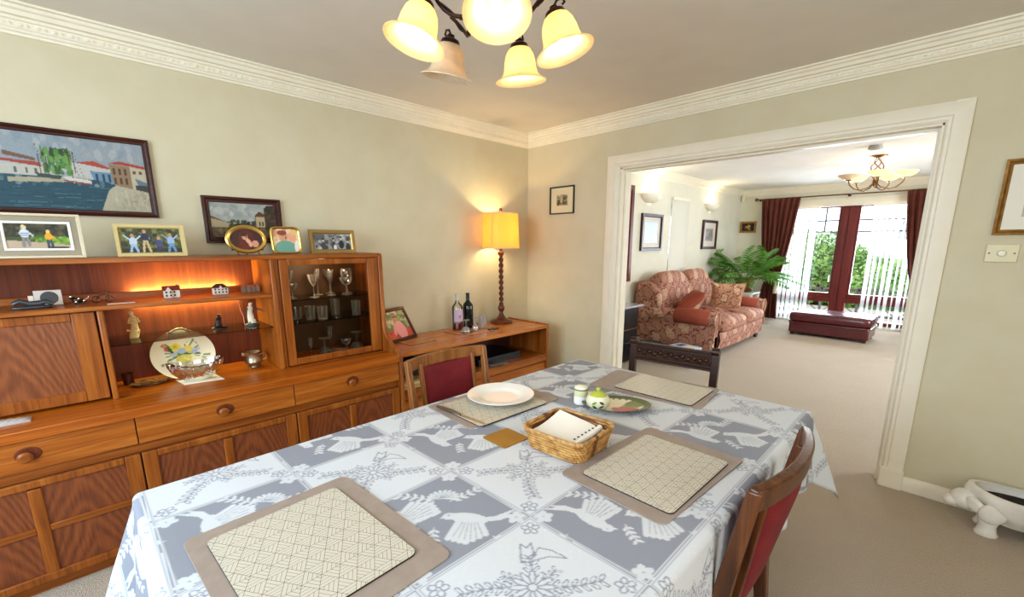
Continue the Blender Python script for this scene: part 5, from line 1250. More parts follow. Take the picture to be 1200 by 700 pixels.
# cut crystal bowl: a boat with facets
cb = thing('crystal_bowl', 'cut crystal bowl with scalloped edge standing in front of the flower plate', 'bowl', (-2.695, .355, WTZ + .002))
def cbow(inner):
    def fn(u, v):
        th = 2 * math.pi * u; rr_ = (.030 + .062 * math.sin(v * 1.35)) * (1 + .035 * abs(math.sin(th * 8)) * v * (0 if inner else 1)); z = .006 + .080 * v ** 1.25 + (.022 * abs(math.cos(th)) ** 2 + .004 * abs(math.sin(th * 10))) * v ** 3
        k = .93 if inner else 1
        fac = (0 if inner else .0022 * (((u * 24 + v * 4) % 1 > .5) + ((u * 24 - v * 4) % 1 > .5)))
        return (-2.680 + math.sin(th) * (rr_ * k + fac) * .8, .355 + math.cos(th) * (rr_ * k + fac) * 1.28, WTZ + z + (.004 if inner else 0))
    return fn
mb = MB().grid(cbow(False), 96, 12).grid(cbow(True), 96, 12); nn = 97 * 13
for i in range(96): a = 12 * 97 + i; mb.f.append((a, a + 1, a + 1 + nn, a + nn))
mb.prism([(-2.680 + math.sin(2 * math.pi * k / 20) * .026, .355 + math.cos(2 * math.pi * k / 20) * .04) for k in range(20)], WTZ + .001, WTZ + .008)
obj('bowl', mb, glassy('crystal_facets', (.90, .90, .86, 1), .30, .12), cb, smooth=20)
single('paper_napkin', MB().prism([(-2.77, .27), (-2.64, .29), (-2.615, .455), (-2.75, .44)], WTZ, WTZ + .002), mat('paper_white', srgb(238, 228, 208), .8), 'white paper napkin under the crystal bowl', 'napkin')
jg = thing('pewter_jug', 'small round pewter jug at the right end of the lit shelf bay', 'jug', (-2.755, .632, WTZ))
M_pew = mat('pewter', srgb(176, 164, 140), .28, .95)
obj('body', MB().lathe([(0, 0), (.024, 0), (.026, .004), (.022, .008), (.030, .016), (.038, .030), (.036, .048), (.026, .060), (.026, .068), (.033, .078), (.0318, .078), (.024, .067), (0, .06)], (-2.755, .632, WTZ), 32).xf(Matrix.Scale(1.18, 3), (2.755 * .18, -.632 * .18, -WTZ * .18)), M_pew, jg)
obj('handle', MB().tube([(-2.75, .664, WTZ + .07), (-2.75, .688, WTZ + .076), (-2.75, .700, WTZ + .060), (-2.75, .692, WTZ + .040), (-2.75, .670, WTZ + .034)], .003, 8), M_pew, jg)
obj('spout', MB().grid(lambda u, v: (-2.755 + (u - .5) * .03 * (1 - v), .600 - v * .024, WTZ + .066 + .010 * (u - .5) ** 2 * 8 + v * .008), 6, 4), M_pew, jg)
dd = single('oval_dish', MB().lathe([(0, .003), (.04, .002), (.062, 0), (.074, .006), (.082, .012), (.078, .0125), (.06, .006), (0, .006)], (-2.79, .175, WTZ), 40, None, .75, 1.0), noisy('dark_patterned_china', srgb(92, 62, 44), srgb(150, 110, 78), 60, .2, 0), 'dark patterned oval dish lying left of the flower plate', 'dish')
single('dark_beaker', MB().lathe([(0, 0), (.020, 0), (.022, .002), (.024, .055), (.0225, .055), (.02, .005), (0, .005)], (-2.86, .095, WTZ), 24), mat('dark_copper', srgb(88, 44, 24), .35, .6), 'dark copper beaker in the shadow left of the flower plate', 'beaker')
tp = thing('tissue_packet', 'crumpled silver-white packet on the sideboard worktop at the left edge', 'packet', (-2.545, -.285, WTZ))
def crump(u, v): return (-2.575 + .06 * v, -.36 + .135 * u, WTZ + .003 + .013 * math.sin(math.pi * min(1, max(0, v))) * math.sin(math.pi * u) ** .4 + .003 * math.sin(u * 37 + v * 11) * math.sin(math.pi * v))
obj('wrapper', MB().grid(crump, 24, 10), mat('foil_wrapper', srgb(206, 202, 196), .25, .35), tp, smooth=20)
obj('wrapper_base', MB().box(-2.575, -2.515, -.36, -.225, WTZ, WTZ + .004), bpy.data.materials['foil_wrapper'], tp)

def figure(name, label, loc, h, m1, m2=None, seed=0, spread=1.0, base=None, pose=0):
    """small standing figurine: robe, torso, head, arms as one continuous lathe-and-limb surface"""
    t_ = thing(name, label, 'figurine', loc); q = random.Random(seed); x, y, z = loc; s = h
    z0 = z
    if base:
        obj('base', MB().lathe([(0, 0), (base[0], 0), (base[0], .006), (base[0] * .8, .012), (0, .012)], loc, 20, None, .8, 1.1), base[1], t_); z0 = z + .011
    nu, nv = 20, 22; ph = q.uniform(0, 6)
    prof = [(0, .15), (.1, .165), (.3, .14), (.45, .115), (.55, .105), (.66, .12), (.76, .125), (.80, .07), (.83, .045), (.86, .07), (.91, .085), (.96, .065), (1, .0)]
    def fn(u, v):
        th = 2 * math.pi * u; r_ = np.interp(v, [p[0] for p in prof], [p[1] for p in prof]) * s * spread
        r_ *= 1 + (.16 * math.sin(th * 5 + ph + v * 4) * max(0, .6 - v))
        ox = .05 * s * math.sin(v * 4 + ph); return (x + math.cos(th) * r_ * .8, y + math.sin(th) * r_ + ox, z0 + v * s)
    obj('body', MB().grid(fn, nu, nv), m1, t_, smooth=60)
    cy = lambda v: y + .05 * s * math.sin(v * 4 + ph)
    if pose == 0: obj('arms', MB().tube([(x + .01, cy(.7) - .1 * s, z0 + .74 * s), (x + .10 * s, cy(.6) - .16 * s, z0 + .58 * s), (x + .16 * s, cy(.55) - .02 * s, z0 + .55 * s), (x + .12 * s, cy(.6) + .14 * s, z0 + .6 * s), (x + .01, cy(.7) + .10 * s, z0 + .74 * s)], [.035 * s, .04 * s, .035 * s, .04 * s, .035 * s], 8), m2 or m1, t_, smooth=60)
    else: obj('arms', MB().tube([(x, cy(.7) - .08 * s, z0 + .74 * s), (x + .03, cy(.6) - .25 * s, z0 + .56 * s), (x + .03, cy(.5) - .22 * s, z0 + .40 * s)], [.03 * s, .03 * s, .02 * s], 8).tube([(x, cy(.7) + .06 * s, z0 + .74 * s), (x + .01, cy(.7) + .28 * s, z0 + .66 * s), (x + .02, cy(.7) + .42 * s, z0 + .62 * s), (x + .03, cy(.7) + .50 * s, z0 + .50 * s)], [.03 * s, .045 * s, .03 * s, .015 * s], 8), m2 or m1, t_, smooth=60)
    fb = MB()
    for k in range(6): a = q.uniform(0, 6.28); fb.sphere((x + math.cos(a) * .13 * s, y + math.sin(a) * .16 * s, z0 + q.uniform(.05, .4) * s), .035 * s, 8, 6)
    obj('carved_detail', fb, m2 or m1, t_, kind='stuff')
    return t_
M_ivory = mat('ivory_resin', srgb(226, 200, 140), .4); GZ = .9465
figure('ivory_figurine', 'tall cream figurine at the left end of the glass shelf', (-2.80, .145, GZ), .135, M_ivory, seed=2, spread=.85)
M_drkf = mat('dark_bronze_figure', srgb(38, 18, 12), .3, .4)
figure('dark_figurine', 'dark carved figurine in the middle of the glass shelf', (-2.78, .495, GZ), .068, M_drkf, seed=5, spread=1.7, base=(.034, M_drkf))
figure('porcelain_figurine', 'white porcelain lady with green skirt at the right end of the glass shelf', (-2.78, .655, GZ), .120, mat('white_porcelain', srgb(236, 226, 204), .15), mat('green_porcelain', srgb(52, 66, 52), .25), 9, 1.0, base=(.034, mat('green_base', srgb(40, 60, 48), .3)), pose=1)
SZ = 1.1345
def cottage(name, label, y, w_, h, roof, wall, x=-2.775, hip=False):
    t_ = thing(name, label, 'ornament', (x, y, SZ)); d = .035
    obj('walls', MB().box(x - d / 2, x + d / 2, y - w_ / 2, y + w_ / 2, SZ, SZ + h * .62), wall, t_, bevel=.001)
    r_ = MB(); zt = SZ + h * .60; e = .004
    if hip: r_.add([(x - d / 2 - e, y - w_ / 2 - e, zt), (x + d / 2 + e, y - w_ / 2 - e, zt), (x + d / 2 + e, y + w_ / 2 + e, zt), (x - d / 2 - e, y + w_ / 2 + e, zt), (x, y - w_ / 2 + .018, zt + h * .36), (x, y + w_ / 2 - .018, zt + h * .36)], [(3, 2, 1, 0), (0, 1, 4), (1, 2, 5, 4), (2, 3, 5), (3, 0, 4, 5)])
    else: r_.add([(x - d / 2 - e, y - w_ / 2 - e, zt), (x + d / 2 + e, y - w_ / 2 - e, zt), (x + d / 2 + e, y + w_ / 2 + e, zt), (x - d / 2 - e, y + w_ / 2 + e, zt), (x, y - w_ / 2 - e, zt + h * .38), (x, y + w_ / 2 + e, zt + h * .38)], [(3, 2, 1, 0), (0, 1, 4), (1, 2, 5, 4), (2, 3, 5), (3, 0, 4, 5)])
    obj('roof', r_, roof, t_, smooth=0)
    if hip: obj('gable', MB().prism([(y - .010, SZ + h * .5), (y + .010, SZ + h * .5), (y, SZ + h * .82)], x + d / 2, x + d / 2 + .006, 'x'), wall, t_)
    else:
        obj('gable', MB().prism([(y - w_ * .38, SZ), (y - w_ * .02, SZ), (y - w_ * .02, SZ + h * .62), (y - w_ * .2, SZ + h * .9), (y - w_ * .38, SZ + h * .62)], x + d / 2, x + d / 2 + .008, 'x'), wall, t_)
        obj('chimney', MB().box(x - .005, x + .005, y + w_ / 2 - .012, y + w_ / 2 - .003, zt + .005, zt + h * .46), roof, t_)
    xf = x + d / 2 + (.0085 if not hip else .0005)
    for i in range(4 if hip else 3):
        for j in range(2):
            yy = y - w_ * .36 + i * w_ * (.24 if hip else .26); f_ = xf if (hip or i < 2) else x + d / 2 + .0005
            obj('window', MB().box(f_ - .0008, f_ + .0008, yy - .0035, yy + .0035, SZ + h * (.12 + .27 * j), SZ + h * (.28 + .27 * j)), M_drkf, t_)
    return t_
M_ow = mat('ornament_white', srgb(214, 200, 184), .6); M_or = mat('ornament_red_roof', srgb(112, 38, 34), .6); M_od = mat('ornament_dark_roof', srgb(50, 30, 32), .6)
cottage('cottage_ornament', 'little white cottage ornament with red roof on the upper shelf', .312, .064, .060, M_or, M_ow)
cottage('house_ornament', 'little white house ornament with dark roof, right of the red-roofed cottage', .520, .068, .058, M_od, M_ow, hip=True)
rw = thing('house_row_ornament', 'row of small grey-brown gabled houses at the right end of the upper shelf', 'ornament', (-2.78, .665, SZ))
for k in range(4):
    yy = .632 + k * .023; obj('gabled_house', MB().prism([(yy - .010, SZ), (yy + .010, SZ), (yy + .010, SZ + .026), (yy, SZ + .038 + .004 * (k % 2)), (yy - .010, SZ + .026)], -2.795, -2.770, 'x'), mat('row_house_%s' % 'abcd'[k], srgb(112 + 10 * (k % 2), 92, 74), .6), rw)
# dark sculpture, card and small pieces at the left
ds = thing('pewter_sculpture', 'dark grey reclining sculpture with white tag on the upper shelf at the left', 'sculpture', (-2.70, -.16, SZ))
M_slate = mat('slate_metal', srgb(74, 76, 80), .3, .5)
obj('base', MB().cushion((-2.70, -.165, SZ + .006), (.06, .125, .013), None, 2.4, puff=.5), M_slate, ds)
obj('reclining_form', MB().tube([(-2.70, -.215, SZ + .022), (-2.70, -.195, SZ + .032), (-2.70, -.17, SZ + .020), (-2.70, -.14, SZ + .020), (-2.70, -.12, SZ + .026), (-2.70, -.10, SZ + .012)], [.008, .012, .011, .013, .009, .006], 10), M_slate, ds, smooth=60)
obj('white_tag', MB().box(-2.712, -2.708, -.170, -.155, SZ + .018, SZ + .052), M_ow, ds)
pq = thing('round_plaque', 'small cream card with a dark round picture behind the grey sculpture', 'plaque', (-2.78, -.115, SZ))
obj('card', MB().obox((-2.78, -.115, SZ + .034), (.004, .085, .066), roty(-10)), M_ow, pq, bevel=.001)
obj('round_picture', MB().lathe([(0, 0), (.028, 0), (.026, .003), (0, .003)], (-2.778, -.112, SZ + .034), 24, roty(80)), mat('dark_picture', srgb(52, 56, 60), .3), pq)
for nm, lb, y, cols_, n_ in (('metal_animal_ornament', 'tiny black and silver animal ornament left of centre on the upper shelf', -.025, M_silver, 3), ('dark_bicycle_ornament', 'tiny dark wire ornament, right of the black and silver animal', .055, M_drkf, 0)):
    t_ = thing(nm, lb, 'ornament', (-2.75, y, SZ))
    if n_:
        obj('body', MB().sphere((-2.75, y, SZ + .018), .013, 12, 8, (1, 1.5, 1)).sphere((-2.75, y - .018, SZ + .030), .009, 10, 8), M_black, t_)
        for k, (a, b_, c_) in enumerate(((0, -.020, .036), (.004, .004, .026), (.004, -.006, .012), (.003, .020, .016))): obj('silver_patch', MB().sphere((-2.738 + a, y + b_, SZ + c_), .006, 8, 6), M_silver, t_)
        for s in (-1, 1): obj('leg', MB().tube([(-2.75, y + s * .012, SZ), (-2.75, y + s * .010, SZ + .014)], .003, 6), M_black, t_)
        obj('tail', MB().tube([(-2.75, y + .018, SZ + .02), (-2.75, y + .032, SZ + .024), (-2.75, y + .036, SZ + .034)], .002, 6), M_silver, t_)
    else:
        for s in (-1, 1): obj('wheel', MB().tube([(-2.75, y + s * .022 + .014 * math.cos(R(a)), SZ + .016 + .014 * math.sin(R(a))) for a in range(0, 360, 30)], .0022, 6, closed=True), M_drkf, t_)
        obj('frame', MB().tube([(-2.75, y - .022, SZ + .016), (-2.75, y - .006, SZ + .034), (-2.75, y + .016, SZ + .038), (-2.75, y + .022, SZ + .016)], .0022, 6).tube([(-2.75, y + .016, SZ + .036), (-2.75, y + .020, SZ + .050), (-2.75, y + .010, SZ + .052)], .002, 6), M_drkf, t_)
single('white_card', MB().box(-2.672, -2.640, .065, .160, SZ, SZ + .002), M_ow, 'flat white card lying at the front of the upper shelf', 'card')

# glasses inside the glazed cupboard
G = 'glasses in the glazed cupboard'; k = 0
row = [(1.085, -2.74, .80, 0, 0), (1.085, -2.80, .87, .94, 1), (1.085, -2.70, .98, .80, 1), (1.085, -2.82, 1.05, .85, 3), (1.085, -2.74, 1.10, .8, 3), (1.085, -2.72, 1.19, .96, 2), (1.085, -2.80, 1.23, 1.0, 0), (1.085, -2.86, 1.14, .9, 1), (1.085, -2.72, .865, .78, 2)]
pos = ['first at the left', 'second from left at the back', 'tall, third from left', 'slender, behind the centre', 'slender at the centre', 'round bowled, fourth along', 'at the right end', 'at the back right of centre', 'short, at the front left']
for (z, x, y, s, st), p in zip(row, pos): stem_glass('stem_glass', 'stemmed glass on the top cupboard shelf, ' + p, (x, y, z), (s or .9), False, st, G)
pos2 = ['leftmost', 'second from left', 'third from left', 'fourth from left', 'second from right', 'rightmost']
for j, (x, y, r_, h) in enumerate(((-2.74, .82, .034, .075), (-2.80, .90, .034, .07), (-2.72, .955, .030, .082), (-2.70, 1.02, .032, .075), (-2.80, 1.14, .03, .10), (-2.70, 1.235, .030, .092))):
    tumbler('tumbler', 'straight crystal tumbler on the middle cupboard shelf, ' + pos2[j], (x, y, .949), r_, h, G)
pos3 = ['leftmost', 'second from left', 'third from left', 'fourth from left', 'second from right', 'rightmost']
for j, (x, y, s, st, fl) in enumerate(((-2.74, .82, .95, 0, False), (-2.70, .93, .70, 3, False), (-2.74, 1.03, 1.0, 2, True), (-2.80, 1.09, .9, 3, False), (-2.72, 1.16, .8, 2, False), (-2.74, 1.24, 1.1, 2, True))):
    stem_glass('goblet', 'goblet on the floor of the glazed cupboard, ' + pos3[j], (x, y, .7065), s, fl, st, G)
single('cut_glass_dish', MB().lathe([(0, .003), (.03, 0), (.05, .012), (.062, .035), (.058, .035), (.045, .014), (0, .008)], (-2.67, 1.09, .7065), 14), M_crystal, 'faceted glass dish at the front of the cupboard floor', 'dish', G, smooth=10)

# ================================================================ LIVING ROOM
# ---- damask of the sofa
def damask(name, c1, c2, c3):
    m = mat(name, c1, .8, 0, .2); t = NT(m); v = t.coord((1, 1, 1))
    mp = t.n('ShaderNodeSeparateXYZ'); t.l(v, mp.inputs[0])
    k = 2 * math.pi / .38
    a = t.math('ADD', mp.outputs['X'], mp.outputs['Y']); b = t.math('ADD', mp.outputs['Z'], t.math('MULTIPLY', mp.outputs['X'], .5))
    nz = t.noise(v, 18, 3, .6); nn = t.math('MULTIPLY', t.math('SUBTRACT', nz, .5), 2.6)
    s1 = t.math('SINE', t.math('ADD', t.math('MULTIPLY', a, k), nn)); s2 = t.math('SINE', t.math('ADD', t.math('MULTIPLY', b, k), nn))
    p = t.math('MULTIPLY', s1, s2)
    edge = t.math('ABSOLUTE', t.math('SUBTRACT', t.math('ABSOLUTE', p), .32))
    f = t.ramp(edge, [(.05, (1, 1, 1, 1)), (.12, (0, 0, 0, 1))])
    n2 = t.noise(v, 40, 4, .6); g = t.ramp(n2, [(.54, (0, 0, 0, 1)), (.62, (1, 1, 1, 1))])
    f2 = t.math('MAXIMUM', f, t.math('MULTIPLY', g, .55))
    base = t.mix(t.ramp(p, [(.2, (0, 0, 0, 1)), (.7, (1, 1, 1, 1))]), c1, c3)
    t.l(t.mix(f2, base, c2), t.b.inputs['Base Color']); return m
M_dam = damask('sofa_damask', srgb(176, 126, 104), srgb(112, 50, 46), srgb(198, 158, 130))
M_rust = noisy('rust_chenille', srgb(158, 76, 54), srgb(140, 62, 44), 80, .85, .3, 300, .002)
M_dkw = mat('dark_turned_wood', srgb(48, 24, 16), .35)
SO = thing('damask_sofa', 'pink and burgundy damask two-seat sofa with rolled arms in the living room', 'sofa', (-2.45, 6.35, 0))
ya, yb_ = 5.28, 7.34
obj('base', MB().box(-2.98, -1.93, ya + .08, yb_ - .08, .10, .30), M_dam, SO, bevel=.03)
def apron(u, v): return (-1.915 + .02 * math.sin(v * 3), ya + .2 + u * (yb_ - ya - .4), .085 + .20 * v + .03 * math.sin(u * math.pi) * (1 - v) * -1 + .03)
obj('front_apron', MB().grid(apron, 16, 4), M_dam, SO)
for k, (a, b) in enumerate(((ya + .24, 6.38), (6.40, yb_ - .24))):
    obj('seat_cushion', MB().cushion((-2.28, (a + b) / 2, .385), (.86, b - a, .20), None, 7, puff=.42), M_dam, SO, smooth=60)
    obj('back_cushion', MB().cushion((-2.80, (a + b) / 2 + (.02 if k else -.02), .70), (.30, b - a + .06, .66), roty(-12), 4, puff=.62), M_dam, SO, smooth=60)
def sarm(y, s):
    # side profile along x, scroll section in y-z: flat outer side rising into a roll turned outwards
    mb = MB(); sec = [(-.07, .10), (-.095, .20), (-.085, .30), (-.075, .40), (-.12, .455), (-.135, .51), (-.10, .565), (-.03, .585), (.045, .57), (.085, .52), (.085, .46), (.075, .36), (.07, .10)]
    xs = [-2.96, -2.5, -2.1, -1.97, -1.93]
    fl = [(1, 0), (1, 0), (1, 0), (.98, 0), (.86, .0)]
    n = len(sec)
    for x, (k, dz) in zip(xs, fl):
        for a, z in sec: mb.v.append((x, y + s * a * k, .10 + (z - .10) * (1 if k > .9 else .985) + (.03 * (x + 2.0) if x < -2.2 else 0) * 0))
    for i in range(len(xs) - 1):
        for k in range(n): mb.f.append((i * n + k, i * n + (k + 1) % n, (i + 1) * n + (k + 1) % n, (i + 1) * n + k))
    mb.f += [tuple(range(n)), tuple(range((len(xs) - 1) * n, len(xs) * n))[::-1]]
    a_ = obj('arm', mb, M_dam, SO, smooth=60, bevel=.004)
    # rust arm cap
    mb = MB(); sec2 = [(-.105, .42), (-.145, .47), (-.150, .52), (-.108, .578), (-.03, .599), (.055, .582), (.098, .525), (.098, .46)]
    for x in (-2.42, -2.2, -1.99): mb.v += [(x, y + s * a, z) for a, z in sec2]
    m = len(sec2)
    for i in range(2):
        for k in range(m - 1): mb.f.append((i * m + k, i * m + k + 1, (i + 1) * m + k + 1, (i + 1) * m + k))
    o = obj('arm_cap', mb, M_rust, SO, smooth=60); so = o.modifiers.new('thick', 'SOLIDIFY'); so.thickness = .008
    # scroll front facing
    sc_ = [(-1.922, y + s * a * .86, z) for a, z in sec]
    obj('scroll_piping', MB().tube(sc_[1:12], .010, 7), M_dam, SO)
    obj('foot', MB().lathe([(0, 0), (.03, 0), (.022, .012), (.035, .03), (.03, .06), (.02, .08), (.04, .11), (0, .11)], (-1.99, y, 0), 16), M_dkw, SO)
    obj('foot', MB().box(-2.93, -2.88, y - .025, y + .025, 0, .11), M_dkw, SO)
    # wing
    wp = [(-2.98, .42), (-2.66, .50), (-2.63, .60), (-2.68, .78), (-2.78, .87), (-2.90, .90), (-2.98, .89)]
    obj('wing', MB().prism(wp, y - .08, y + .07, 'y'), M_dam, SO, bevel=.035, smooth=60)
sarm(ya + .13, 1); sarm(yb_ - .13, -1)
obj('back_frame', MB().box(-3.04, -2.93, ya + .08, yb_ - .08, .10, .90), M_dam, SO, bevel=.04)
def pillow(name, label, c, size, M, m_):
    mb = MB(); N = 16
    for sd in (1, -1):
        def fn(u, v, sd=sd):
            a, b = u * 2 - 1, v * 2 - 1; pin = 1 - .10 * (1 - a * a) * abs(b) ** 2; pin2 = 1 - .10 * (1 - b * b) * abs(a) ** 2
            h = ((1 - a ** 4) * (1 - b ** 4)) ** .5 * size[2] / 2
            return tuple(M @ Vector((a * size[0] / 2 * pin2, b * size[1] / 2 * pin, sd * h)) + Vector(c))
        mb.grid(fn, N, N, sd < 0)
    return single(name, mb, m_, label, 'cushion', smooth=60)
pillow('cushion', 'plain rust cushion leaning on the near back of the sofa', (-2.42, 5.72, .64), (.42, .40, .15), rotz(34) @ roty(-44), M_rust)
pillow('cushion', 'patterned cushion standing against the far arm of the sofa', (-2.30, 6.72, .60), (.56, .46, .17), rotz(-62) @ roty(-64), damask('cushion_damask', srgb(196, 148, 114), srgb(124, 58, 44), srgb(214, 178, 142)))
pillow('cushion', 'small patterned cushion between the rust cushion and sofa back', (-2.54, 6.12, .58), (.34, .34, .13), rotz(-20) @ roty(-60), bpy.data.materials['cushion_damask'])

# ---- black hi-fi rack by the opening
RK = thing('hifi_rack', 'black hi-fi cabinet with pale glass top beside the near arm of the sofa', 'cabinet', (-2.83, 4.36, 0))
obj('cabinet_body', MB().box(-3.06, -2.60, 4.0, 4.70, .02, .655), M_black, RK, bevel=.004)
obj('glass_top', MB().box(-3.07, -2.555, 3.98, 4.745, .668, .690), mat('grey_glass_top', srgb(176, 172, 178), .08), RK, bevel=.003)
for z in (.405, .245): obj('metal_strip', MB().box(-2.602, -2.594, 4.0, 4.70, z - .007, z + .007), M_silver, RK)
obj('corner_strip', MB().box(-2.602, -2.596, 4.690, 4.702, .02, .655), M_silver, RK)
for z in (.512, .192): obj('dial', MB().lathe([(.030, 0), (.034, .004), (.034, .012), (.026, .014), (0, .014)], (-2.60, 4.345, z), 24, roty(90)), M_silver, RK)
single('black_bag', MB().cushion((-2.46, 4.93, .10), (.46, .34, .20), roty(8), 3.2, puff=.6), M_blackm, 'soft black bag on the carpet between cabinet and sofa', 'bag', smooth=60)
bx = thing('printed_box', 'pale blue and white printed box on the carpet before the sofa arm', 'box', (-2.07, 4.88, 0))
BM_ = rotz(-12)
obj('box', MB().obox((-2.07, 4.88, .115), (.30, .20, .23), BM_), mat('box_card', srgb(176, 186, 206), .5), bx, bevel=.004)
for dx, wz, m_ in ((-.06, .07, mat('box_dark_print', srgb(52, 62, 104), .5)), (.07, .11, M_ow)):
    obj('printed_panel', MB().obox(Vector((-2.07, 4.88, .118)) + BM_ @ Vector((dx, -.101, .03)), (wz, .002, .10), BM_), m_, bx)
    obj('printed_panel', MB().obox(Vector((-2.07, 4.88, .2305)) + BM_ @ Vector((dx, 0, 0)), (wz, .12, .001), BM_), m_, bx)

# ---- ottoman
OT = thing('ottoman', 'large dark red leather ottoman in front of the living room window', 'ottoman', (-1.185, 8.08, 0), None, -2)
M_lea = mat('oxblood_leather', srgb(78, 12, 18), .22, 0, .7)
obj('cushion_top', MB().cushion((0, 0, .285), (1.04, .62, .17), None, 9, puff=.30), M_lea, OT, local=True, smooth=60)
obj('base', MB().box(-.50, .50, -.29, .29, .04, .21), M_lea, OT, local=True, bevel=.02)
obj('welt', MB().tube([(x, y, .205) for x, y in rrect(1.02, .60, .05, 5)], .013, 7, closed=True), M_lea, OT, local=True)
for sx_ in (-1, 1):
    for sy_ in (-1, 1): obj('foot', MB().box(sx_ * .45 - .025, sx_ * .45 + .025, sy_ * .24 - .025, sy_ * .24 + .025, 0, .045), M_dkw, OT, local=True)

# ---- wall lights, pictures, plant
for k, (y, lb) in enumerate(((5.70, 'white half-bowl wall uplighter nearer the dining room'), (7.82, 'white half-bowl wall uplighter farther along, near the corner'))):
    t_ = thing('wall_light', lb, 'wall light', (-3.08, y, 1.95), 'uplighters on the living room wall')
    mb = MB(); nu = 24
    def sh(inner):
        def fn(u, v):
            th = math.pi * u; r_ = .17 * (math.sin((.12 + .88 * v) * math.pi / 2)) - inner * .008; return (-3.079 + math.sin(th) * r_ * .68, y + math.cos(th) * r_ * 1.5, 1.95 + .115 * v ** 1.6 + inner * .006)
        return fn
    mb.grid(sh(0), nu, 8).grid(sh(1), nu, 8); n1 = (nu + 1) * 9
    for i in range(nu): a = 8 * (nu + 1) + i; mb.f.append((a, a + 1, a + 1 + n1, a + n1))
    obj('plaster_bowl', mb, M_plaster, t_, smooth=60)
    obj('wall_plate', MB().box(-3.08, -3.072, y - .06, y + .06, 1.96, 2.04), M_plaster, t_)
    obj('bulb', MB().tube([(-3.03, y - .04, 2.03), (-3.03, y + .04, 2.03)], .012, 8), M_bulb, t_)
    point('uplight', (-3.01, y, 2.085), 3.5, (1, .90, .66), .02)
def bluep(cv, A):
    cv.c[:] = C(130, 166, 190); cv.blobs(0, 0, A, 1, 40, .10, [C(96, 138, 170), C(160, 184, 196), C(120, 156, 182)], 4, .5)
def bwp(cv, A):
    cv.c[:] = C(150, 144, 134); cv.blobs(0, 0, A, 1, 50, .09, [C(90, 86, 80), C(190, 184, 172), C(60, 58, 54), C(130, 124, 116)], 5, .6)
def goldp(cv, A):
    cv.c[:] = C(30, 18, 12); cv.blobs(A * .25, .2, A * .75, .8, 22, .08, [C(216, 170, 70), C(180, 120, 40), C(230, 200, 120)], 6, .8)
wall_pic('blue_print', 'dark-framed pale blue print under the nearer wall uplighter', 'picture', (-3.08, 5.49, 1.305), (0, 1, 0), (0, 0, 1), (1, 0, 0), .59, .505, .045, .035, M_frame_dk, bluep, M_photo, (.07, M_ow), .012)
wall_pic('grey_print', 'dark-framed grey picture under the farther wall uplighter', 'picture', (-3.08, 7.54, 1.31), (0, 1, 0), (0, 0, 1), (1, 0, 0), .61, .49, .045, .035, M_frame_dk, bwp, M_photo, (.10, M_ow), .012)
wall_pic('small_gilt_painting', 'small gilt-framed dark painting with golden flower left of the brown curtain', 'painting', (-3.05, YW, 1.612), (1, 0, 0), (0, 0, 1), (0, -1, 0), .29, .212, .036, .022, M_goldw, goldp, M_oil, None, .008)
def mirr(cv, A): cv.c[:] = C(200, 196, 206)
mi = thing('tall_mirror', 'tall mahogany-framed mirror just inside the opening on the living room wall', 'mirror', (-3.08, 4.9, .9))
obj('frame', frame_mb((-3.08, 4.55, .905), (0, 1, 0), (0, 0, 1), (1, 0, 0), .69, 1.235, .075, .035), M_winwood, mi, smooth=30)
obj('mirror_glass', MB().box(-3.078, -3.066, 4.61, 5.18, .96, 2.08), mat('mirror_silver', srgb(226, 226, 232), .03, 1), mi)
single('alarm_sensor', MB().cushion((-3.03, YW - .05, 2.25), (.06, .06, .12), rotz(45), 3, puff=.5), mat('sensor_plastic', srgb(232, 224, 196), .5), 'small cream alarm sensor high in the living room corner', 'alarm sensor', smooth=60)
single('smoke_detector', MB().lathe([(0, 2.352), (.04, 2.354), (.062, 2.366), (.064, 2.378), (.058, 2.392), (.055, 2.40), (0, 2.40)], (-.735, 6.02, 0), 28), mat('detector_grey', srgb(176, 170, 160), .5), 'round grey smoke detector on the living room ceiling', 'smoke detector')

PT = thing('plant_stand', 'white low side table carrying the palm behind the sofa', 'side table', (-2.58, 8.35, 0))
obj('table_top', MB().box(-2.80, -2.36, 8.13, 8.57, .535, .565), M_white, PT, bevel=.004)
for sx_ in (-1, 1):
    for sy_ in (-1, 1): obj('leg', MB().box(-2.58 + sx_ * .19 - .018, -2.58 + sx_ * .19 + .018, 8.35 + sy_ * .19 - .018, 8.35 + sy_ * .19 + .018, 0, .535), M_white, PT)
PM = thing('potted_palm', 'large green palm in a brown pot on the white side table', 'plant', (-2.56, 8.35, .566))
obj('pot', MB().lathe([(0, 0), (.11, 0), (.12, .01), (.165, .20), (.178, .205), (.178, .235), (.160, .235), (.155, .20), (0, .19)], (-2.56, 8.35, .566), 32), noisy('brown_basket_pot', srgb(112, 62, 34), srgb(84, 44, 24), 30, .6, .3, 120), PM)
M_leaf = noisy('palm_leaf', srgb(64, 118, 36), srgb(110, 160, 60), 12, .45, 0); t = NT(M_leaf); M_leaf.node_tree.nodes['Principled BSDF'].inputs['Transmission Weight'].default_value = 0
q = random.Random(11); NF = 34
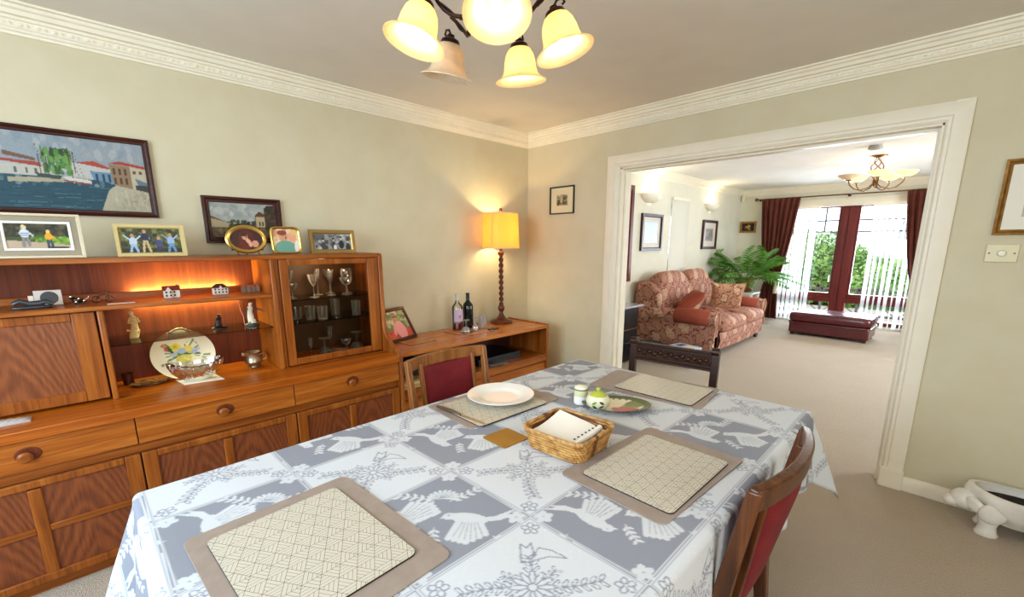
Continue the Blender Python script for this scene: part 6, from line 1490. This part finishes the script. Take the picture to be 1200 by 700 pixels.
for i in range(NF):
    az = 2 * math.pi * i * .618 + q.uniform(-.2, .2); tier = i / NF; L_ = q.uniform(.58, .86); up = 1.12 - tier * 1.0 + q.uniform(-.1, .1); dr = q.uniform(.35, .6) * L_ * (1 + tier * .6)
    b0 = Vector((-2.56 + math.cos(az) * .04, 8.35 + math.sin(az) * .04, .77)); d = Vector((math.cos(az), math.sin(az), 0)); sd = Vector((-d.y, d.x, 0)); pts = []
    for k in range(15):
        t_ = k / 14; pts.append(b0 + d * (L_ * t_ * math.cos(up * .9)) + Vector((0, 0, L_ * t_ * math.sin(up) + .10 * t_ - dr * t_ * t_ * .75)))
    for p in pts:
        p.x = max(p.x, -3.02); p.y = min(p.y, 9.02)
    fr_ = MB().tube([tuple(p) for p in pts], [.005 - .0003 * k for k in range(15)], 5)
    for k in range(3, 15):
        p = pts[k]; tg = (pts[min(k + 1, 14)] - pts[k - 1]).normalized()
        for e in (0, .33, .66):
            pp = p + tg * e * .03; ll = .20 * math.sin(math.pi * (k + e - 1) / 15) + .05
            for s in (-1, 1):
                dd_ = (sd * s * .78 + tg * .62 + Vector((0, 0, -.12))).normalized(); tip = pp + dd_ * ll + Vector((0, 0, -.22 * ll)); mid_ = pp + dd_ * ll * .5; nn = tg * .008
                tip.x = max(tip.x, -3.06); mid_.x = max(mid_.x, -3.06); tip.y = min(tip.y, 9.05); mid_.y = min(mid_.y, 9.05)
                fr_.add([tuple(pp), tuple(mid_ + nn), tuple(tip), tuple(mid_ - nn)], [(0, 1, 2, 3)])
    obj('frond', fr_, M_leaf, PM, smooth=0)

# ---- curtains, pole and tie-backs, vertical blinds
M_cur = noisy('russet_curtain', srgb(94, 44, 32), srgb(106, 52, 38), 10, .7, .1, 200)
def curtain(label, xa, xb, px, pw, x2a, x2b, yc, zp=.74):
    def edges(z):
        if z > zp: k = (z - zp) / (2.19 - zp); k2 = k ** .62; return px - pw / 2 + (xa - px + pw / 2) * k2, px + pw / 2 + (xb - px - pw / 2) * k2
        k = (zp - z) / (zp - .02); k2 = k ** .5; return px - pw / 2 + (x2a - px + pw / 2) * k2, px + pw / 2 + (x2b - px - pw / 2) * k2
    def fn(u, v):
        z = .02 + v * 2.19; a, b = edges(z); wd = b - a; amp = .030 * min(1, .35 + wd / .5) * (1 if z < 2.1 else .6)
        ph = u * 2 * math.pi * 7; x = a + wd * u + .006 * math.sin(ph * 2); y = yc + amp * math.sin(ph) + .012 * math.sin(ph * .37 + z * 3) ; return (x, y, z)
    t_ = thing('curtain', label, 'curtain', ((xa + xb) / 2, yc, 0))
    o = obj('drape', MB().grid(fn, 90, 36), M_cur, t_, smooth=60); so = o.modifiers.new('thick', 'SOLIDIFY'); so.thickness = .004
    tb = obj('tieback', MB().tube([(px + (pw / 2 + .012) * math.cos(R(a)), yc + .055 * math.sin(R(a)), zp + .02 + .05 * math.cos(R(a)) * (1 if px < -1 else -1)) for a in range(0, 360, 20)], .011, 7, closed=True), M_cream, t_)
    sx_ = px + (pw / 2 if px < -1 else -pw / 2); obj('tassel', MB().lathe([(0, .12), (.02, .11), (.026, .09), (.018, .075), (.030, .05), (.038, -.12), (0, -.125)], (sx_, yc - .05, zp - .12), 14), M_cream, tb, smooth=40)
    return t_
curtain('russet curtain tied back at the left of the window behind the palm', -2.66, -2.04, -2.36, .20, -2.56, -2.20, 9.13)
curtain('russet curtain tied back at the right of the living room window', -.64, -.06, -.30, .18, -.42, -.12, 9.13)
RD = thing('curtain_pole', 'thin brass curtain pole with ball finials over the living room window', 'curtain pole', (-1.4, 9.16, 2.19))
obj('pole', MB().tube([(-2.74, 9.15, 2.205), (.02, 9.15, 2.205)], .011, 10), M_bras, RD)
for x in (-2.76, .04): obj('finial', MB().sphere((x, 9.15, 2.205), .032, 14, 10), M_bras, RD)
for x in (-2.69, -1.36, -.02): obj('bracket', MB().tube([(x, 9.30, 2.19), (x, 9.17, 2.19), (x, 9.15, 2.20)], .010, 8).sphere((x, 9.135, 2.185), .018, 10, 8), M_bronze, RD)
for lb, xs in (('sheer white vertical blind slats gathered at the left of the window', [-2.30, -2.225, -2.15, -2.075, -2.0, -1.93, -1.86, -1.80]), ('sheer white vertical blind slats gathered at the right of the window', [-.98, -.91, -.84, -.765, -.69, -.61, -.53, -.46, -.38])):
    t_ = thing('vertical_blind', lb, 'blind', (sum(xs) / len(xs), 9.24, 0))
    obj('headrail', MB().box(min(xs) - .05, max(xs) + .05, 9.225, 9.255, 2.005, 2.03), M_trim, t_)
    for k, x in enumerate(xs):
        an = R(rnd.uniform(48, 80)); dx, dy = math.cos(an) * .042, math.sin(an) * .042 * .6
        obj('slat', MB().grid(lambda u, v: (x - dx + 2 * dx * u, 9.235 - dy + 2 * dy * u + .006 * math.sin(u * math.pi), .03 + v * 1.98), 4, 2), M_sheer, t_)
    obj('bead_chain', MB().tube([(xs[-1] + .03, 9.22, 2.0), (xs[-1] + .03, 9.22, .7)], .003, 5), M_silver, t_)
t_ = thing('vertical_blind', 'white vertical blind covering the narrow side window between the two dark pictures', 'blind', (-3.06, 6.66, .68))
obj('headrail', MB().box(-3.078, -3.045, 6.36, 6.93, 2.045, 2.085), M_trim, t_)
M_slat2 = sheer('woven_blind_slat', srgb(226, 222, 206), .0, .12)
for k in range(7):
    y = 6.40 + k * .081; obj('slat', MB().grid(lambda u, v: (-3.068 + .014 * u, y - .036 + .078 * u, .69 + v * 1.355), 2, 2), M_slat2, t_)

# ---- living room ceiling light
LCX, LCY = -.775, 6.70
LC = thing('ceiling_light', 'brass ceiling light with cage stem and five glass bowls in the living room', 'ceiling light', (LCX, LCY, 2.4))
obj('ceiling_plate', MB().lathe([(0, 2.40), (.085, 2.40), (.085, 2.388), (.06, 2.372), (0, 2.372)], (LCX, LCY, 0), 28), M_bras, LC)
for k in range(4):
    a0 = math.pi / 2 * k; obj('cage_wire', MB().tube([(LCX + math.cos(a0 + t_ * 4.2) * (.012 + .048 * math.sin(math.pi * t_)), LCY + math.sin(a0 + t_ * 4.2) * (.012 + .048 * math.sin(math.pi * t_)), 2.375 - t_ * .245) for t_ in np.linspace(0, 1, 20)], .0055, 6), M_bras, LC)
obj('hub', MB().lathe([(0, 2.14), (.022, 2.135), (.026, 2.11), (.014, 2.09), (.018, 2.07), (0, 2.05)], (LCX, LCY, 0), 18), M_bras, LC)
M_bowl = lit_shade('amber_bowl_lit', srgb(250, 226, 176), (1, .70, .36, 1), .30)
for i, a in enumerate((-150, -78, -6, 66, 138)):
    d = Vector((math.cos(R(a)), math.sin(R(a)), 0)); c = Vector((LCX, LCY, 0))
    obj('arm', MB().tube([c + d * .015 + Vector((0, 0, 2.10)), c + d * .06 + Vector((0, 0, 2.045)), c + d * .14 + Vector((0, 0, 2.02)), c + d * .20 + Vector((0, 0, 2.035)), c + d * .25 + Vector((0, 0, 2.08)), c + d * .268 + Vector((0, 0, 2.125))], .0065, 7), M_bras, LC)
    q_ = tuple(c + d * .268)
    obj('bowl_cup', MB().lathe([(0, 2.12), (.028, 2.125), (.032, 2.134), (.010, 2.138), (0, 2.138)], q_, 16), M_bras, LC)
    obj('glass_bowl', MB().lathe([(.02, 2.135), (.06, 2.148), (.095, 2.172), (.110, 2.196), (.107, 2.196), (.09, 2.176), (.055, 2.153), (0, 2.142)], q_, 28), M_sh_off if i == 0 else M_bowl, LC, smooth=60, label='unlit bowl' if i == 0 else None)
    if i: point('living_bulb_light', (q_[0], q_[1], 2.215), 1.6, (1, .78, .5), .03)

# ================================================================ PLANTER BY THE RIGHT-HAND WALL
GX, GY = .40, 3.03
DG = thing('animal_planter', 'white glazed animal-shaped planter with dark hollow back on the carpet by the skirting', 'planter', (GX, GY, 0))
M_gl = noisy('white_crackle_glaze', srgb(226, 218, 204), srgb(236, 230, 218), 14, .18, 0)
def hull(inner):
    def fn(u, v):
        th = 2 * math.pi * u; e = 1 if not inner else .88
        r_ = math.sin((.30 + .70 * v) * math.pi / 2) * (1 + .10 * math.sin(math.pi * v)); x = math.cos(th) * .185 * r_ * e; y = math.sin(th) * .105 * r_ * e
        lump = 0 if inner else .010 * math.sin(th * 7 + v * 5) * math.sin(math.pi * v)
        return (GX + x + lump * math.cos(th), GY + y + lump * math.sin(th), .060 + .150 * v ** .9 + .014 * math.cos(th) ** 2 * v + (.010 if inner and v < .9 else 0))
    return fn
mb = MB().grid(hull(0), 56, 16).grid(hull(1), 56, 16); n1 = 57 * 17
for i in range(56): a = 16 * 57 + i; mb.f.append((a, a + 1, a + 1 + n1, a + n1))
mb.add([tuple(hull(0)(i / 48, 0)) for i in range(48)], [tuple(range(48))])
obj('body', mb, M_gl, DG, smooth=60)
obj('soil', MB().lathe([(0, .178), (.5, .176), (.86, .172), (.86, .165), (0, .16)], (GX, GY, 0), 40, None, .185, .105), noisy('dark_soil', srgb(20, 16, 14), srgb(44, 36, 32), 60, .9, .4), DG)
obj('head', MB().sphere((GX - .185, GY - .02, .135), .058, 22, 14, (1.0, .95, .9)).sphere((GX - .232, GY - .028, .115), .034, 16, 10, (1, 1.1, .85)), M_gl, DG, smooth=60)
for s in (-1, 1):
    obj('ear', MB().cushion((GX - .150, GY - .02 + s * .055, .140), (.085, .030, .060), rotz(s * 24) @ roty(34), 2.2, puff=.8), M_gl, DG, smooth=60)
    for x in (-.095, .095):
        obj('leg', MB().lathe([(0, 0), (.042, 0), (.045, .008), (.036, .022), (.032, .05), (.042, .09), (.03, .12), (0, .125)], (GX + x, GY + s * .058, 0), 18), M_gl, DG, smooth=60)
for k in range(2): obj('shoulder_fold', MB().cushion((GX - .09 + k * .16, GY - .088, .120), (.10, .045, .10), rotz(10) @ roty(20 - 30 * k), 2.2, puff=.9), M_gl, DG, smooth=60)

# ================================================================ OUTSIDE THE LIVING ROOM WINDOW
struct('ground', MB().box(-14, 14, 9.56, 60, -.25, -.12), noisy('garden_grass', srgb(110, 150, 70), srgb(140, 170, 90), 3, .9, 0))
struct('patio', MB().box(-5, 4, 9.56, 12.2, -.12, -.02), noisy('paving', srgb(176, 170, 160), srgb(190, 184, 174), 4, .9, 0))
RL = thing('terrace_railing', 'dark cross-braced railing on the terrace outside the window', 'railing', (-1.3, 10.6, -.02))
M_rl = mat('railing_paint', srgb(62, 58, 60), .5)
for z in (.02, .50): obj('rail', MB().box(-3.6, 1.2, 10.58, 10.62, z, z + .04), M_rl, RL)
for k in range(9):
    x = -3.6 + k * .6; obj('post', MB().box(x - .02, x + .02, 10.58, 10.62, -.02, .56), M_rl, RL)
    if k < 8:
        obj('cross_brace', MB().bar((x, 10.60, .04), (x + .6, 10.60, .50), .016, .016), M_rl, RL)
        obj('cross_brace', MB().bar((x, 10.61, .50), (x + .6, 10.61, .04), .016, .016), M_rl, RL)
M_hedge = noisy('hedge_leaf', srgb(96, 146, 66), srgb(150, 190, 100), 1.5, .7, 0)
def shrub(label, c, r_, n, seed, sz=(1, 1, 1), cat='bush'):
    t_ = thing('garden_bush', label, cat, (c[0], c[1], -.12), 'bushes beyond the terrace')
    q = random.Random(seed); mb = MB()
    for _ in range(n):
        v = Vector((q.gauss(0, 1), q.gauss(0, 1), q.gauss(0, 1))).normalized(); rr_ = r_ * q.uniform(.72, 1.04) * (1 + .13 * math.sin(v.x * 7 + seed) * math.cos(v.z * 6))
        p = Vector(c) + Vector((v.x * sz[0], v.y * sz[1], v.z * sz[2])) * rr_
        if p.z < -.1: continue
        a = Vector((q.gauss(0, 1), q.gauss(0, 1), q.gauss(0, 1))).normalized() * .055; b = a.cross(v).normalized() * .028
        mb.add([tuple(p - a), tuple(p + b), tuple(p + a), tuple(p - b)], [(0, 1, 2, 3)])
    obj('foliage', mb, M_hedge, t_, smooth=0, kind='stuff')
    obj('core', MB().sphere(tuple(c), r_ * .80, 20, 14, sz), mat('bush_core', srgb(70, 104, 48), .9) if 'bush_core' not in bpy.data.materials else bpy.data.materials['bush_core'], t_)
    obj('stem', MB().lathe([(.06, -.12), (.04, max(c[2] - .2, .1))], (c[0], c[1], 0), 8), M_dkw, t_)
shrub('tall bright green bush seen through the left window light', (-3.05, 13.0, .75), 1.15, 5200, 1, (1.0, .8, 1.0))
shrub('bright bush just left of the window mullion', (-2.15, 13.6, .50), 1.05, 4200, 2, (.9, .8, 1.0))
shrub('green bush just right of the window mullion', (-1.45, 12.8, .35), .80, 4000, 3, (1, .8, 1.15))
shrub('lower pale green bush at the right window light', (-.85, 13.4, .15), .75, 2600, 4, (1, .8, 1))
hs = thing('neighbour_house', 'pale house with slate roof beyond the garden at the right window light', 'house', (2.0, 24, -.12))
obj('wall', MB().box(-1.2, 6, 22, 26, -.12, 1.6), mat('pale_render', srgb(226, 226, 224), .9), hs)
obj('roof', MB().add([(-1.6, 21.6, 1.6), (6.4, 21.6, 1.6), (6.4, 24, 2.6), (-1.6, 24, 2.6), (-1.6, 26.4, 1.6), (6.4, 26.4, 1.6)], [(0, 1, 2, 3), (3, 2, 5, 4), (0, 3, 4), (1, 5, 2), (0, 4, 5, 1)]), mat('slate_roof', srgb(120, 132, 150), .8), hs, smooth=0)
for x in (-.6, .6, 1.8, 3.2): obj('window', MB().box(x, x + .6, 21.96, 22.0, .3, 1.2), mat('far_window', srgb(120, 140, 160), .2) if 'far_window' not in bpy.data.materials else bpy.data.materials['far_window'], hs)
fe = thing('garden_fence', 'pale timber fence across the far end of the garden', 'fence', (0, 17, -.12))
for k in range(40): obj('board', MB().box(-6 + k * .3, -5.72 + k * .3, 17, 17.03, -.12, .75), mat('fence_board', srgb(170, 160, 150), .9) if 'fence_board' not in bpy.data.materials else bpy.data.materials['fence_board'], fe)
for z in (.05, .55): obj('rail', MB().box(-6, 6, 17.03, 17.07, z, z + .06), bpy.data.materials['fence_board'], fe)
